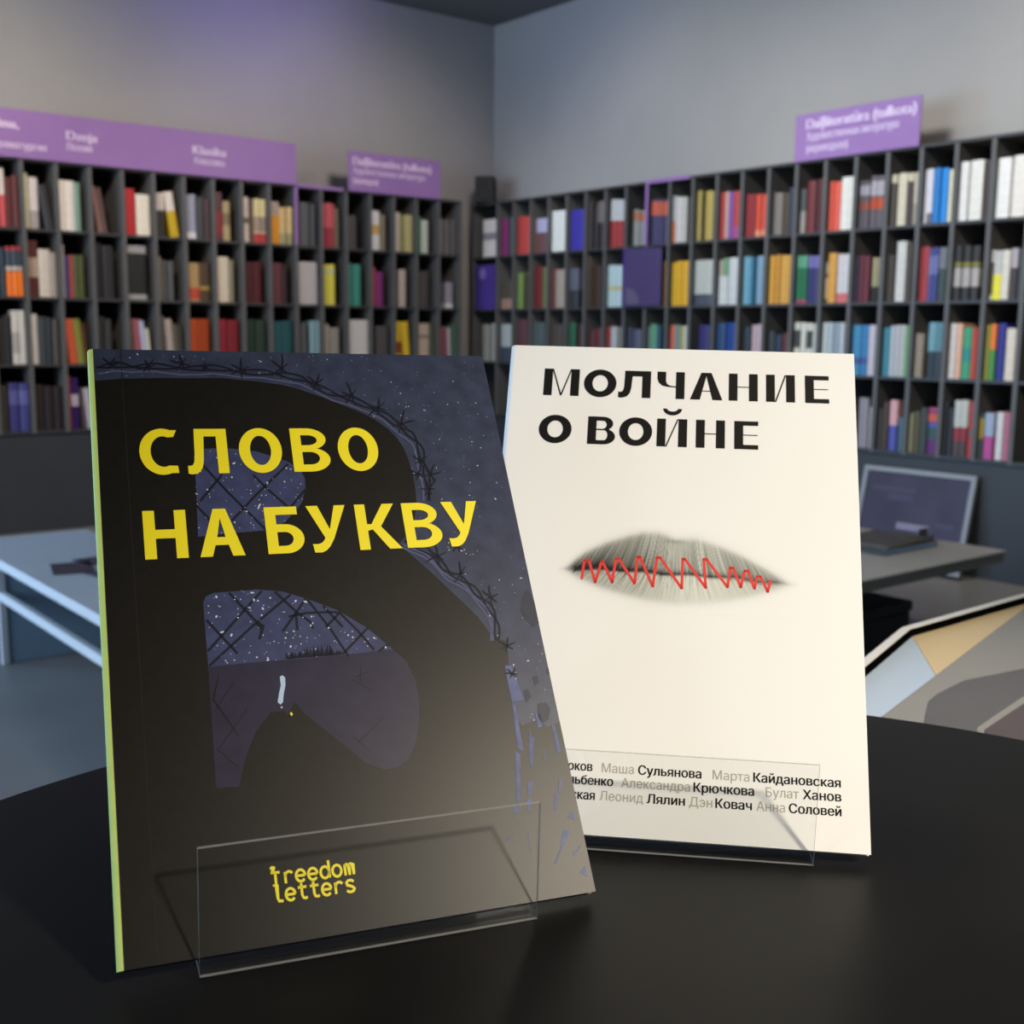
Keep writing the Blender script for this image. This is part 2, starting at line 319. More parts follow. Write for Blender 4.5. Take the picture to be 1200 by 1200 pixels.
# ------------------------------------------------------------------ shelf books
ROWS = [
('L',0,16,[(-2671.8,20.8,251,0,'e0d5cf',[(0,0.55,'d8585c')],'white|red',0),(-2647.9,31.3,214,0,'5a2526',[],'maroon',0),(-2615.5,22.5,225,0,'64302e',[],'maroon',0)]),
('L',0,15,[(-2571.4,19.9,239,0,'c9c9a8',[],'cream',0),(-2546.5,37.4,224,0,'d8d2d0',[(0,0.35,'a8a2a2')],'white|grey',0),(-2481.4,34.3,194,8.1,'35363a',[],'charcoal',0)]),
('L',0,14,[(-2421.4,30.5,223,0,'e8e2dc',[],'white',0),(-2389.8,40.7,223,0,'e4dfda',[],'white',0),(-2347.9,26.4,218,0,'7a9c8c',[],'green',0)]),
('L',0,13,[(-2243.3,19.1,210,7.7,'8c6c68',[],'brown',0),(-2223.4,23.1,204,7.7,'5c4440',[],'brown',0)]),
('L',0,12,[(-2115.3,48.4,212,0,'b8242c',[],'red',0),(-2062.8,65.7,190,0,'e2ddcc',[],'white',0)]),
('L',0,11,[(-1971.3,21,204,0,'d5cdc6',[(0,0.6,'3a3a30')],'white|charcoal',0),(-1946.1,21.7,206,0,'cfc8c2',[(0,0.6,'2c2a26')],'white|black',0),(-1893.2,40.6,213,8.3,'ddd4cc',[(0,0.58,'c4a418')],'white|yellow',0)]),
('L',0,10,[(-1821.4,19.8,207,0,'8e94ac',[(0,0.15,'d8d8e4')],'grey blue|white',0),(-1800.5,34.4,210,0,'969cb4',[(0,0.15,'dcdce8')],'grey blue|white',0),(-1756.9,34.8,202,0,'3b4043',[],'charcoal',0),(-1717.3,24.3,196,0,'4a3036',[],'maroon',0)]),
('L',0,9,[(-1671.4,43.8,233,0,'5c3a40',[(0.1,0.6,'8a2c38')],'maroon',0),(-1623.3,35.8,192,0,'a89870',[(0.4,0.7,'7c6c50')],'yellow|brown',0)]),
('L',0,8,[(-1521.4,35.8,220,0,'d8ccc4',[(0.42,0.55,'6c6050')],'white',0),(-1480.6,22.2,215,0,'5a4838',[],'brown',0),(-1457.1,36.4,217,0,'d4c894',[(0.25,0.6,'a09080'),(0,0.22,'b83c40')],'yellow|taupe',0),(-1419.6,26.6,216,0,'d0c490',[(0.25,0.6,'8c7c70'),(0,0.22,'b03438')],'yellow|taupe',0)]),
('L',0,7,[(-1367.4,51.4,212,0,'a89c90',[(0,0.68,'d8901c')],'taupe|orange',0),(-1314.8,38.3,186,0,'cdb27c',[(0,0.3,'a09c70')],'tan|yellow',0),(-1271,28,190,0,'d0b880',[(0,0.3,'989468')],'yellow|olive',0)]),
('L',0,6,[(-1196.9,54.2,221,0,'585c5e',[],'grey',0),(-1137.2,29.6,216,0,'4a4c50',[],'charcoal',0)]),
('L',0,5,[(-1066.4,24.3,226,0,'c4545c',[(0,0.45,'a03040')],'red',0),(-1041,19.3,228,0,'c8606a',[(0,0.45,'a03444')],'red',0),(-1020.5,24.4,225,0,'c04a54',[(0,0.45,'9c2c3c')],'red',0),(-994.9,30.5,205,0,'6c6450',[],'olive grey',0)]),
('L',0,4,[(-921.4,62,176,0,'4c4a48',[],'charcoal',0)]),
('L',0,3,[(-771.4,57.5,209,0,'dcdcdc',[(0.4,0.65,'c8a860')],'white|yellow',0),(-708,32.3,191,0,'7c7460',[],'olive grey',0)]),
('L',0,2,[(-621.4,40.3,210,0,'c4bcb0',[],'white',0),(-575,21.9,200,0,'8c8850',[],'olive',0),(-547,50.5,203,0,'b0ac78',[],'yellow',0)]),
('L',0,1,[(-471.4,31.7,198,0,'2c7840',[],'green',0),(-438.6,45.7,182,0,'bcc4bc',[],'white',0)]),
('L',0,0,[(-321.4,28.5,199,0,'9c9a98',[],'grey',0),(-280.5,41.1,193,0,'606060',[],'grey',0),(-232.9,39.9,196,0,'545454',[],'charcoal',0)]),
('L',1,16,[(-2689.3,21,211,0,'3c4c5c',[],'blue',0),(-2660.4,24.1,216,0,'3a4450',[(0.92,1,'a03038'),(0.52,0.6,'c0b8b0'),(0,0.5,'f07818')],'grey blue|orange',0),(-2635.1,24.3,218,0,'3c4652',[(0.92,1,'a03038'),(0.52,0.6,'c0b8b0'),(0,0.5,'f07818')],'grey blue|orange',0),(-2609.7,16.7,219,0,'3a4450',[(0.92,1,'9c3038'),(0.52,0.6,'b8b0a8'),(0,0.5,'f08020')],'grey blue|orange',1)]),
('L',1,15,[(-2571.4,23.9,247,0,'5c2c28',[(0.35,0.7,'a08c7c')],'maroon|taupe',0),(-2546.4,23.8,249,0,'542824',[(0.35,0.7,'b0a090')],'maroon|taupe',0),(-2521.4,50.9,213,0,'cfc5b8',[],'white',0),(-2469.3,26.3,200,0,'9a9088',[],'grey',0)]),
('L',1,14,[(-2421.4,15.4,237,0,'b8b4b4',[],'white',0),(-2405,18.1,188,0,'483c78',[],'purple',1),(-2385.7,18.1,193,0,'a84c3c',[],'red',1),(-2366.4,22.1,194,0,'4c5428',[],'green',0),(-2343.1,22.8,195,0,'505830',[],'green',0)]),
('L',1,13,[(-2267.4,31.2,254,0,'202124',[],'black',0),(-2231.9,51.6,244,0,'26272a',[],'black',0)]),
('L',1,12,[(-2114.8,90.5,252,0,'1e1f20',[(0.86,1,'98989a'),(0,0.1,'98989a')],'black',0)]),
('L',1,11,[(-1971.4,22.1,206,0,'7c7a6c',[],'grey',0),(-1944.8,25,191,0,'4a4c4c',[],'charcoal',0),(-1915,25.2,188,0,'505252',[],'charcoal',0)]),
('L',1,10,[(-1821.4,62.8,185,0,'a88c60',[(0.05,0.35,'b84838')],'tan|red',0),(-1753.7,48.5,188,0,'4a3a28',[(0.3,0.4,'a08038')],'brown',0)]),
('L',1,9,[(-1668.2,67.8,222,0,'cfc7b4',[],'white',0),(-1595.4,22.4,208,0,'7c7860',[],'olive grey',0)]),
('L',1,8,[(-1507.4,41.1,204,0,'481418',[],'maroon',0),(-1465.1,42.1,206,0,'4c161a',[],'maroon',0)]),
('L',1,7,[(-1365,57.7,206,0,'5e343a',[],'maroon',0),(-1301.9,28.8,200,0,'2c1418',[],'black',0)]),
('L',1,6,[(-1213,110.2,219,0,'b4b0b0',[],'white',0)]),
('L',1,5,[(-1071.4,34.7,211,0,'d6d04c',[(0.75,0.9,'c8c890')],'yellow|cream',0),(-1035.7,40.9,212,0,'d8d250',[(0.75,0.9,'c8c890')],'yellow|cream',0)]),
('L',1,4,[(-921.4,32,222,0,'3c8c7c',[],'teal',0),(-883.7,47.5,219,0,'3a887a',[],'teal',0)]),
('L',1,3,[(-771.4,32.2,210,0,'a8484c',[],'red',0),(-738.1,43.4,185,0,'7c2c70',[],'plum',0)]),
('L',1,2,[(-588,44.7,205,0,'b8aca4',[],'white',0)]),
('L',1,1,[(-450.8,57.6,202,0,'4c4846',[],'charcoal',0)]),
('L',1,0,[(-268.2,47.6,147,0,'8c8c98',[(0,0.2,'c8c8cc')],'grey|white',0)]),
('L',2,16,[(-2705.8,17.4,204,0,'3c3a36',[],'charcoal',1),(-2683.9,28.5,216,0,'28272a',[],'black',0),(-2650.5,31.8,239,0,'cdc8c0',[(0.2,0.6,'a8a29c')],'white|grey',0),(-2617.6,24.6,240,0,'c8c4bc',[],'white',0)]),
('L',2,15,[(-2571.4,30.9,225,0,'d8d6d4',[],'white',0),(-2536.6,33.3,214,0,'3c4448',[],'charcoal',0),(-2499,22.2,211,0,'2c3034',[],'charcoal',0),(-2472.5,26.1,204,0,'4a443c',[],'charcoal',0)]),
('L',2,14,[(-2402.3,38.2,205,5.3,'cc5c3c',[],'orange',0),(-2362.8,30.7,206,5.3,'7c8030',[],'olive',0),(-2327.6,11.2,190,5.3,'6a3c28',[],'brown',1)]),
('L',2,13,[(-2271.4,37.4,219,0,'2c2c2c',[],'black',0),(-2229.8,27.7,208,0,'343434',[],'charcoal',0)]),
('L',2,12,[(-2104.3,19.4,214,4.6,'68504c',[],'brown',0),(-2084.2,27.8,210,4.6,'9c5460',[],'red',0),(-2055.4,23.2,203,4.6,'a8b0c8',[],'grey blue',0),(-2031.5,20.5,166,4.6,'c0c0b4',[],'white',1)]),
('L',2,11,[(-1971.4,28.5,229,0,'58544c',[],'charcoal',0),(-1929.4,33.9,213,3.5,'a89c98',[],'grey',0),(-1891.5,21.1,189,3.5,'58503c',[],'olive',0),(-1865.6,16.9,181,3.5,'38342c',[],'charcoal',1)]),
('L',2,10,[(-1821.4,39.4,215,0,'b84c18',[],'orange',0),(-1780.9,66.6,216,0,'983a0e',[],'brown',0)]),
('L',2,9,[(-1668.3,45.2,217,0,'8c2434',[],'maroon',0),(-1617.9,59.7,214,0,'741c24',[],'maroon',0)]),
('L',2,8,[(-1515.3,51.5,220,0,'1c3428',[],'green',0),(-1458.5,52.1,217,0,'24382c',[],'green',0)]),
('L',2,7,[(-1362.3,52.7,210,0,'24545c',[],'teal',0),(-1308.4,53.8,215,0,'1c4c50',[],'teal',0)]),
('L',2,6,[(-1204.1,34.7,207,0,'58585c',[],'grey',0),(-1148.4,35.1,217,0,'7ca0a8',[],'teal',0),(-1107.6,14.6,218,0,'84a6ac',[],'pale grey',1)]),
('L',2,5,[(-1061.3,25.3,200,0,'a8a494',[],'grey',0),(-1030.3,57,183,0,'8c8880',[],'grey',0)]),
('L',2,4,[(-914.2,121.2,226,0,'c8c8c6',[],'white',0)]),
('L',2,3,[(-740.8,77.2,196,0,'504e4e',[],'charcoal',0)]),
('L',2,2,[(-618,44.2,221,0,'d0b028',[(0.2,0.5,'8c4020')],'yellow|brown',0),(-556.3,45.2,221,4.4,'d4b430',[],'yellow',0)]),
('L',2,1,[(-457.5,69.8,214,0,'b8a898',[(0.6,0.7,'8c7c70')],'cream',0),(-381.2,35,210,0,'4a5444',[],'grey green',0)]),
('L',2,0,[(-303.8,33.9,196,0,'8c4c58',[],'maroon',0),(-252.5,24.3,192,1.8,'a89aa0',[],'grey',0),(-214.6,21.4,212,1.8,'3c6450',[],'green',0)]),
('L',3,16,[(-2721.4,35.2,208,0,'3c3830',[],'charcoal',0),(-2678,39.8,219,0,'3c3c78',[(0.55,0.85,'5c5c98')],'blue',0),(-2633.9,40.3,218,0,'424480',[(0.55,0.85,'6060a0')],'blue',0)]),
('L',3,15,[(-2563.2,37.2,209,0,'2c2426',[],'black',0),(-2521.8,37.5,201,0,'281e20',[],'black',0),(-2479.8,36.8,200,0,'241a1c',[],'black',0)]),
('L',3,14,[(-2421.4,15,246,0,'9c3840',[],'red',0),(-2405.3,34.6,238,0,'2c1058',[(0.45,0.68,'b8b0bc')],'purple|white',0),(-2331.5,27.2,189,4.9,'b0a4ac',[],'white',0)]),
('R',0,-1.5,[(-58.3,145.7,214,0,'d8d0cc',[(0.45,0.65,'8c8890')],'white|grey',0)]),
('R',0,0,[(119.9,54.6,205,0,'7c2c64',[],'plum',0),(190.6,30.5,211,0,'3c5458',[],'teal',0)]),
('R',0,1,[(268.8,44.3,210,0,'b03838',[],'red',0),(314.3,59,206,0,'c04c44',[],'red',0)]),
('R',0,2,[(418.8,6.6,192,0,'7c5848',[],'brown',1),(433.3,87,187,0,'6c4c50',[(0.6,1,'b0b0d0')],'brown|grey blue',0)]),
('R',0,3,[(568.8,120.6,217,0,'dfe3e0',[],'white',0)]),
('R',0,4,[(718.8,99.9,211,0,'3c38a0',[],'blue',0)]),
('R',0,5,[(868.8,15.7,242,0,'4c4444',[],'charcoal',0),(885.8,38.3,226,0,'1c1414',[],'black',0),(925.3,43.9,240,0,'6c6460',[(0,0.55,'201818')],'grey|black',0)]),
('R',0,6,[(1027.2,37.3,241,0,'b8bcbc',[(0,0.56,'9c2c2c')],'white|red',0),(1065.7,36.3,237,0,'bcc0c0',[(0,0.56,'a03030')],'white|red',0),(1103.3,36,234,0,'b4b8b8',[(0,0.56,'942828')],'white|red',0)]),
('R',0,7,[(1195.9,35.7,177,0,'8c908c',[(0.7,0.95,'a86c48')],'grey|orange',0),(1232.8,40.8,170,0,'868a88',[(0.7,0.95,'a46848')],'grey|orange',0)]),
('R',0,8,[(1318.8,36.2,217,0,'3c345c',[(0.65,0.95,'c0583c')],'purple|orange',0),(1356.2,33.6,214,0,'3e3660',[(0.65,0.95,'bc5438')],'purple|orange',0),(1391,33.3,211,0,'3c345c',[(0.65,0.95,'c05c40')],'purple|orange',0)]),
('R',0,9,[(1468.8,11.8,222,0,'c8c8c4',[(0,0.45,'e08050')],'white|orange',1),(1481.8,38.1,215,0,'c8c4c0',[],'white',0),(1521.1,32,212,0,'bcb8b0',[],'white',0)]),
('R',0,10,[(1618.8,26.2,233,0,'a89850',[],'yellow',0),(1651.2,15.5,221,0,'2c2410',[],'black',1),(1672.4,47.1,226,0,'b09c50',[],'yellow',0)]),
('R',0,11,[(1768.8,23.8,211,0,'b03c34',[],'red',0),(1793.8,19.3,213,0,'c8a8a0',[],'dusty pink',0),(1814.3,24.3,211,0,'7c50a0',[],'purple',0),(1839.8,34.1,212,0,'b04040',[(0,0.25,'a04c84')],'red|pink',0)]),
('R',0,12,[(1918.8,20.3,191,0,'9c3038',[],'red',0),(1940.3,28.3,188,0,'8c2830',[],'maroon',0),(1974.1,28.7,185,0,'d04c30',[(0,0.15,'e09070')],'red|tan',0),(2008.2,23.6,183,0,'d85440',[(0,0.15,'e09070')],'red|tan',0)]),
('R',0,13,[(2068.8,10.2,193,0,'4c4848',[],'charcoal',1),(2080.3,41.4,183,0,'7c746c',[],'grey',0),(2122.9,31.4,180,0,'4a3c2c',[],'brown',0),(2158.8,27.1,199,0,'2c3848',[],'blue',0)]),
('R',0,14,[(2218.8,26.4,187,0,'4c5450',[(0,0.5,'98948c')],'charcoal|grey',0),(2253.7,39.7,218,0,'6c2428',[],'maroon',0),(2298.1,39.1,221,0,'481418',[],'maroon',0)]),
('R',0,15,[(2368.8,20.9,205,0,'d85440',[],'red',0),(2390.9,33.1,202,0,'dc5c48',[],'red',0),(2428.2,37.5,216,0,'e0e0d8',[],'white',0),(2466.9,28,216,0,'e4e4dc',[],'white',0)]),
('R',0,16,[(2518.8,18,194,0,'5c5458',[(0.7,0.9,'a09ca4'),(0.4,0.55,'8c4438')],'grey|maroon',1),(2538,27.4,192,0,'5c5458',[(0.7,0.9,'a09ca4'),(0.4,0.55,'94483a')],'grey|red',0),(2569.4,27.8,209,0,'605860',[(0.62,0.9,'a8a4ac'),(0.36,0.58,'b04828')],'grey|orange',0),(2601.8,31.5,206,0,'605860',[(0.62,0.9,'a8a4ac'),(0.36,0.58,'b84c28')],'grey|orange',0)]),
('R',0,17,[(2668.8,23.5,203,0,'4c443c',[(0.84,1,'c8c0a8')],'charcoal|cream',0),(2696.6,38.3,206,0,'cfc8b0',[],'cream',0),(2739.2,26.3,203,0,'443838',[(0.84,1,'c8c0a8')],'charcoal|cream',0),(2769.7,22.2,203,0,'bcb4a0',[(0,0.4,'989480')],'cream|olive grey',0)]),
('R',0,18,[(2818.8,10.3,209,0,'dcdce0',[],'white',1),(2830.3,21,210,0,'d8d8e4',[(0,0.2,'706c74')],'white|grey',0),(2855.4,28.9,210,0,'1878c0',[],'blue',0),(2888.5,28.6,207,0,'2088d8',[],'blue',0),(2921.5,21.1,198,0,'e0dcb8',[],'cream',0)]),
('R',0,19,[(2968.8,33.2,221,0,'e0dedc',[],'white',0),(3009.2,51.7,222,0,'deded6',[],'white',0),(3065,26.9,214,0,'3c2c24',[],'brown',0)]),
('R',0,20,[(3118.8,49.9,219,0,'e4e4e2',[],'white',0),(3178.7,55.2,222,0,'e0dcd4',[],'white',0)]),
('R',1,0,[(124.3,102,165,0,'504c40',[(0,0.35,'a08070')],'olive grey|tan',0)]),
('R',1,1,[(273.1,45.4,199,0,'708c48',[],'green',0),(326.8,29.8,188,0,'3c3420',[],'olive',0)]),
('R',1,2,[(418.8,63.9,231,0,'6c2424',[],'maroon',0),(490.7,43.1,224,0,'707850',[],'green',0)]),
('R',1,3,[(568.8,22.6,212,0,'6c2830',[],'maroon',0),(599.2,70.1,205,0,'a0988c',[],'grey',0)]),
('R',1,4,[(718.8,67.9,206,0,'5c6070',[(0,0.45,'34363c')],'grey blue|charcoal',0)]),
('R',1,5,[(868.8,4.4,268,0,'6c645c',[],'taupe',1),(887.9,71.8,212,0,'3c2a1c',[],'brown',0)]),
('R',1,6,[(1018.8,50,212,0,'b0c8c8',[(0.4,0.5,'b8b080')],'white',0),(1070.1,49.2,210,0,'b4ccd0',[(0.4,0.5,'b8b080')],'white',0)]),
('R',1,8,[(1408.3,34,217,0,'a0701c',[],'orange',0)]),
('R',1,9,[(1468.8,30.6,207,0,'cca010',[],'yellow',0),(1500.6,32.4,213,0,'d8a410',[],'yellow',0),(1539.1,38.3,212,0,'dca820',[],'yellow',0)]),
('R',1,10,[(1618.8,110.1,211,0,'b4b8b0',[(0,0.25,'484c58')],'white|grey blue',0)]),
('R',1,11,[(1768.8,23.1,206,0,'b09c90',[(0,0.65,'c8ccca')],'taupe|white',0),(1793.1,29.7,213,0,'c8ccca',[(0.62,1,'6c9c74')],'white|green',0),(1828.5,50.6,214,0,'c4c8c8',[],'white',0)]),
('R',1,12,[(1918.8,30.4,215,0,'6ca0b0',[],'teal',0),(1950.5,18.6,213,0,'5494b0',[],'teal',0),(1970.3,18.6,209,0,'1c5068',[],'teal',0),(1994.2,33.6,215,0,'7c9cb4',[],'blue',0)]),
('R',1,13,[(2068.8,26.4,212,0,'d09c38',[],'orange',0),(2096.4,27.2,214,0,'c48c34',[],'orange',0),(2128.8,27.6,212,0,'d0a048',[],'orange',0),(2157.6,26.7,211,0,'cc9840',[],'orange',0)]),
('R',1,14,[(2218.8,20.8,205,0,'28744c',[(0.75,1,'5c9c7c'),(0,0.08,'9c4060')],'green',0),(2240.9,30.6,204,0,'1c6840',[(0.75,1,'5c9c7c'),(0,0.08,'9c4060')],'green',0),(2276.5,26.4,202,0,'2c3468',[(0.75,1,'706ca8')],'blue',0),(2304.1,30,201,0,'3c3868',[(0.75,1,'706ca8')],'blue',0)]),
('R',1,15,[(2368.8,9.9,177,0,'585050',[(0.7,0.95,'a8a8a8'),(0.1,0.6,'d0b898')],'charcoal|grey',1),(2382.7,38.5,208,0,'d09840',[],'orange',0),(2426.1,33.7,202,0,'c8c4c4',[(0,0.2,'c86c6c')],'white|red',0),(2461,28.5,201,0,'c8c8cc',[(0,0.2,'c86c6c')],'white|red',0)]),
('R',1,16,[(2518.8,8.6,192,0,'504c60',[],'lilac grey',1),(2532.1,24.3,194,0,'5c2430',[],'maroon',0),(2557.6,27.7,189,0,'642830',[],'maroon',0),(2598.3,19.7,180,0,'9c9874',[(0,0.35,'24241c')],'olive grey|black',1),(2619.3,15,180,0,'949070',[(0,0.35,'24241c')],'olive grey|black',1)]),
('R',1,17,[(2668.8,8.9,191,0,'4c443c',[],'charcoal',1),(2679,22.7,187,0,'443c34',[],'charcoal',0),(2708.2,42.3,239,0,'c8c8c4',[],'white',0),(2759,18.7,234,0,'4c4440',[],'charcoal',0)]),
('R',1,18,[(2818.8,12.8,211,0,'a83c44',[],'red',1),(2832.9,21.2,213,0,'a04040',[],'red',0),(2855.3,17.7,205,0,'4c5090',[(0.5,0.85,'7078a8')],'blue',1),(2874.2,20.9,208,0,'3c4484',[(0.5,0.85,'6870a8')],'blue',0),(2899.4,32.4,206,0,'344440',[(0.6,1,'6c7078')],'charcoal|grey',0)]),
('R',1,19,[(2968.8,27.7,209,0,'2c2a28',[(0.25,0.6,'a8a4a0'),(0.62,0.7,'7c7830')],'black|grey',0),(3000.7,31.3,207,0,'2c2a28',[(0.25,0.6,'a8a4a0'),(0.62,0.7,'7c7830')],'black|grey',0),(3039.6,30.9,205,0,'2c2a28',[(0.25,0.6,'a8a4a0'),(0.62,0.7,'7c7830')],'black|grey',0)]),
('R',1,20,[(3118.8,7.3,186,0,'504c48',[(0.75,1,'c8c4c0'),(0,0.1,'c8c4c0')],'charcoal|white',1),(3127.4,32.8,182,0,'b8b8b4',[(0,0.52,'e0d840')],'white|yellow',0),(3161.4,28.8,183,0,'d4d0c4',[],'white',0),(3193.9,25.9,188,0,'3c3438',[(0.62,1,'a8a0a8')],'charcoal|grey',0),(3223.8,23.5,183,0,'34363a',[],'charcoal',0)]),
('R',2,-1.5,[(-60.6,66,215,0,'8c8c84',[],'grey',0),(30.6,56.5,220,0,'a0a098',[],'grey',0)]),
('R',2,0,[(128.1,86.8,215,0,'a8b0b0',[(0,0.4,'404858')],'white|grey blue',0)]),
('R',2,1,[(277.8,83.8,243,0,'5c3c40',[],'brown',0)]),
('R',2,2,[(418.8,92.4,224,0,'4c5c5c',[],'pale grey',0)]),
('R',2,3,[(577.5,85.2,214,0,'4c463e',[],'charcoal',0)]),
('R',2,4,[(718.8,48.5,223,0,'245c40',[],'green',0),(781.8,40.4,214,0,'3c2020',[],'maroon',0)]),
('R',2,5,[(870.7,39.5,178,0,'4c2020',[],'maroon',0),(911.4,58,192,0,'5c2a28',[],'maroon',0)]),
('R',2,6,[(1018.8,15.5,201,0,'a83430',[],'red',1),(1047.8,44.1,201,0,'b0b0b0',[],'white',0),(1093.1,36.8,196,0,'74746c',[],'grey',0)]),
('R',2,7,[(1168.8,35.8,196,0,'34384c',[],'charcoal',0),(1211.6,54.4,188,0,'54586c',[],'grey blue',0)]),
('R',2,8,[(1318.8,13.1,201,0,'70887c',[],'grey green',1),(1333.2,40.1,213,0,'5c9474',[],'green',0),(1379.9,22.9,205,0,'34586c',[],'blue',0)]),
('R',2,9,[(1468.8,9.2,205,0,'b03c38',[],'red',1),(1479.3,27.3,209,0,'c07458',[],'orange',0),(1507.7,27.1,209,0,'5c8c90',[],'teal',0),(1536.1,21.4,205,0,'a89840',[],'yellow',0),(1558.7,21.2,205,0,'c0c4b8',[],'white',0)]),
('R',2,10,[(1657.6,64.3,209,0,'302c64',[],'blue',0)]),
('R',2,11,[(1768.8,48,217,0,'24446c',[],'blue',0),(1822.6,61.3,220,0,'1c3c80',[],'blue',0)]),
('R',2,12,[(1935.9,34.5,201,0,'2c3840',[],'charcoal',0),(1980.7,29.1,209,0,'b8a0a8',[],'white',0),(2011.1,28.2,212,0,'c0b0b4',[],'white',0)]),
('R',2,13,[(2079.6,28.3,182,0,'3c3c44',[],'charcoal',0),(2113.7,32.7,167,0,'28384c',[],'blue',0),(2151.7,32.4,171,0,'5c2c30',[],'maroon',0)]),
('R',2,14,[(2218.8,28.8,220,0,'c8c8b8',[(0.5,0.85,'3c3e3a')],'white|charcoal',0),(2252.9,26.8,219,0,'d0d0c4',[],'white',0),(2284.9,31,216,0,'c8c8bc',[(0.5,0.85,'3c3e38')],'white|charcoal',0),(2317.2,21.3,212,0,'c0c4b8',[],'white',0)]),
('R',2,15,[(2368.8,22.7,219,0,'b8c0bc',[],'white',0),(2392.7,29.4,219,0,'a4b4b8',[],'white',0),(2427.1,25.4,219,0,'8c9cac',[],'grey blue',0),(2453.7,24.6,219,0,'b4bcc0',[],'white',0)]),
('R',2,16,[(2518.8,40,208,0,'3c84ac',[(0.22,0.35,'405088')],'blue',0),(2563.7,32.5,208,0,'3478ac',[(0.22,0.35,'405088')],'blue',0),(2600.9,32.1,208,0,'bcb8c4',[],'white',0)]),
('R',2,17,[(2668.8,29.1,198,0,'3c8090',[],'teal',0),(2702.3,19.2,205,0,'b0bcc4',[],'white',0),(2722.7,22.3,208,0,'b4b4b8',[],'white',0),(2746.3,26.2,208,0,'acb0b0',[],'white',0),(2773.7,18.3,205,0,'58a858',[],'green',0)]),
('R',2,18,[(2818.8,35.5,174,0,'8c8070',[],'taupe',0),(2872.3,33.1,218,0,'6c98a4',[(0,0.48,'28323a')],'teal|charcoal',0),(2906.5,32.1,218,0,'54808c',[(0,0.48,'2c3840')],'teal|charcoal',0)]),
('R',2,19,[(2968.8,28.3,214,0,'ccc4bc',[],'white',0),(2998.3,20.4,214,0,'e0b098',[],'tan',0),(3023.5,34.9,198,0,'3c9870',[(0.35,0.6,'248880')],'green|teal',0),(3062.6,17,198,0,'bc5040',[],'red',1),(3080.8,12.8,198,0,'a04038',[],'red',1)]),
('R',2,20,[(3118.8,16,208,0,'8c8c38',[],'olive',1),(3136,22.7,211,0,'4c8c44',[(0.55,1,'e07828')],'green|orange',0),(3162.6,33.2,214,0,'28287c',[],'blue',0),(3200.6,36.1,195,0,'d4ccbc',[],'white',0),(3240.7,6.7,195,0,'c83c44',[],'red',1)]),
('R',3,16,[(2570.7,24.5,209,0,'8c8890',[],'grey',0),(2596.3,19.7,207,0,'94909a',[],'grey',0),(2622,15.9,172,0,'a09ea0',[],'grey',1)]),
('R',3,17,[(2668.8,18.3,168,0,'44403c',[],'charcoal',1),(2690.8,23.5,197,0,'4a3c34',[],'charcoal',0),(2718.8,35.2,206,0,'4c54a0',[(0.5,1,'d0a0a4')],'blue|dusty pink',0),(2765,19,138,0,'4c6c80',[],'blue',1),(2785.2,10.6,139,0,'5c7080',[],'grey blue',1)]),
('R',3,18,[(2818.8,11.3,158,0,'a09c7c',[],'olive grey',1),(2831.4,29.3,167,0,'504c34',[],'olive',0),(2861.9,28.8,182,0,'3c4440',[],'charcoal',0),(2895.2,48,185,0,'5c2468',[(0.32,0.58,'34504c'),(0.58,0.68,'5054a0'),(0.7,0.88,'c05840'),(0.92,1,'a04070')],'purple|teal',0)]),
('R',3,19,[(2968.8,14.2,211,0,'2c2a30',[],'black',1),(2988.2,17.6,189,0,'34383a',[],'charcoal',1),(3007,30.3,220,0,'8c3038',[(0.52,1,'b8bcb4'),(0,0.28,'4c4040')],'maroon|white',0),(3038.5,27.5,222,0,'8c3038',[(0.52,1,'b8bcb4'),(0,0.28,'4c4040')],'maroon|white',0),(3070.5,24.2,216,0,'a83838',[(0.38,0.5,'6c5c50')],'red',0)]),
('R',3,20,[(3118.8,12.7,173,0,'38584c',[(0.45,0.9,'b89c30')],'green|yellow',1),(3135.6,37.4,178,0,'b04c8c',[(0.5,1,'98a8c0')],'pink|grey blue',0),(3183.8,26.6,183,0,'d0d0d0',[],'white',0),(3214.6,22.5,182,0,'b06880',[],'red',0),(3238.4,3.9,197,0,'c05880',[],'pink',1),(3243.5,3.9,198,0,'8c8888',[],'grey',1)]),
]

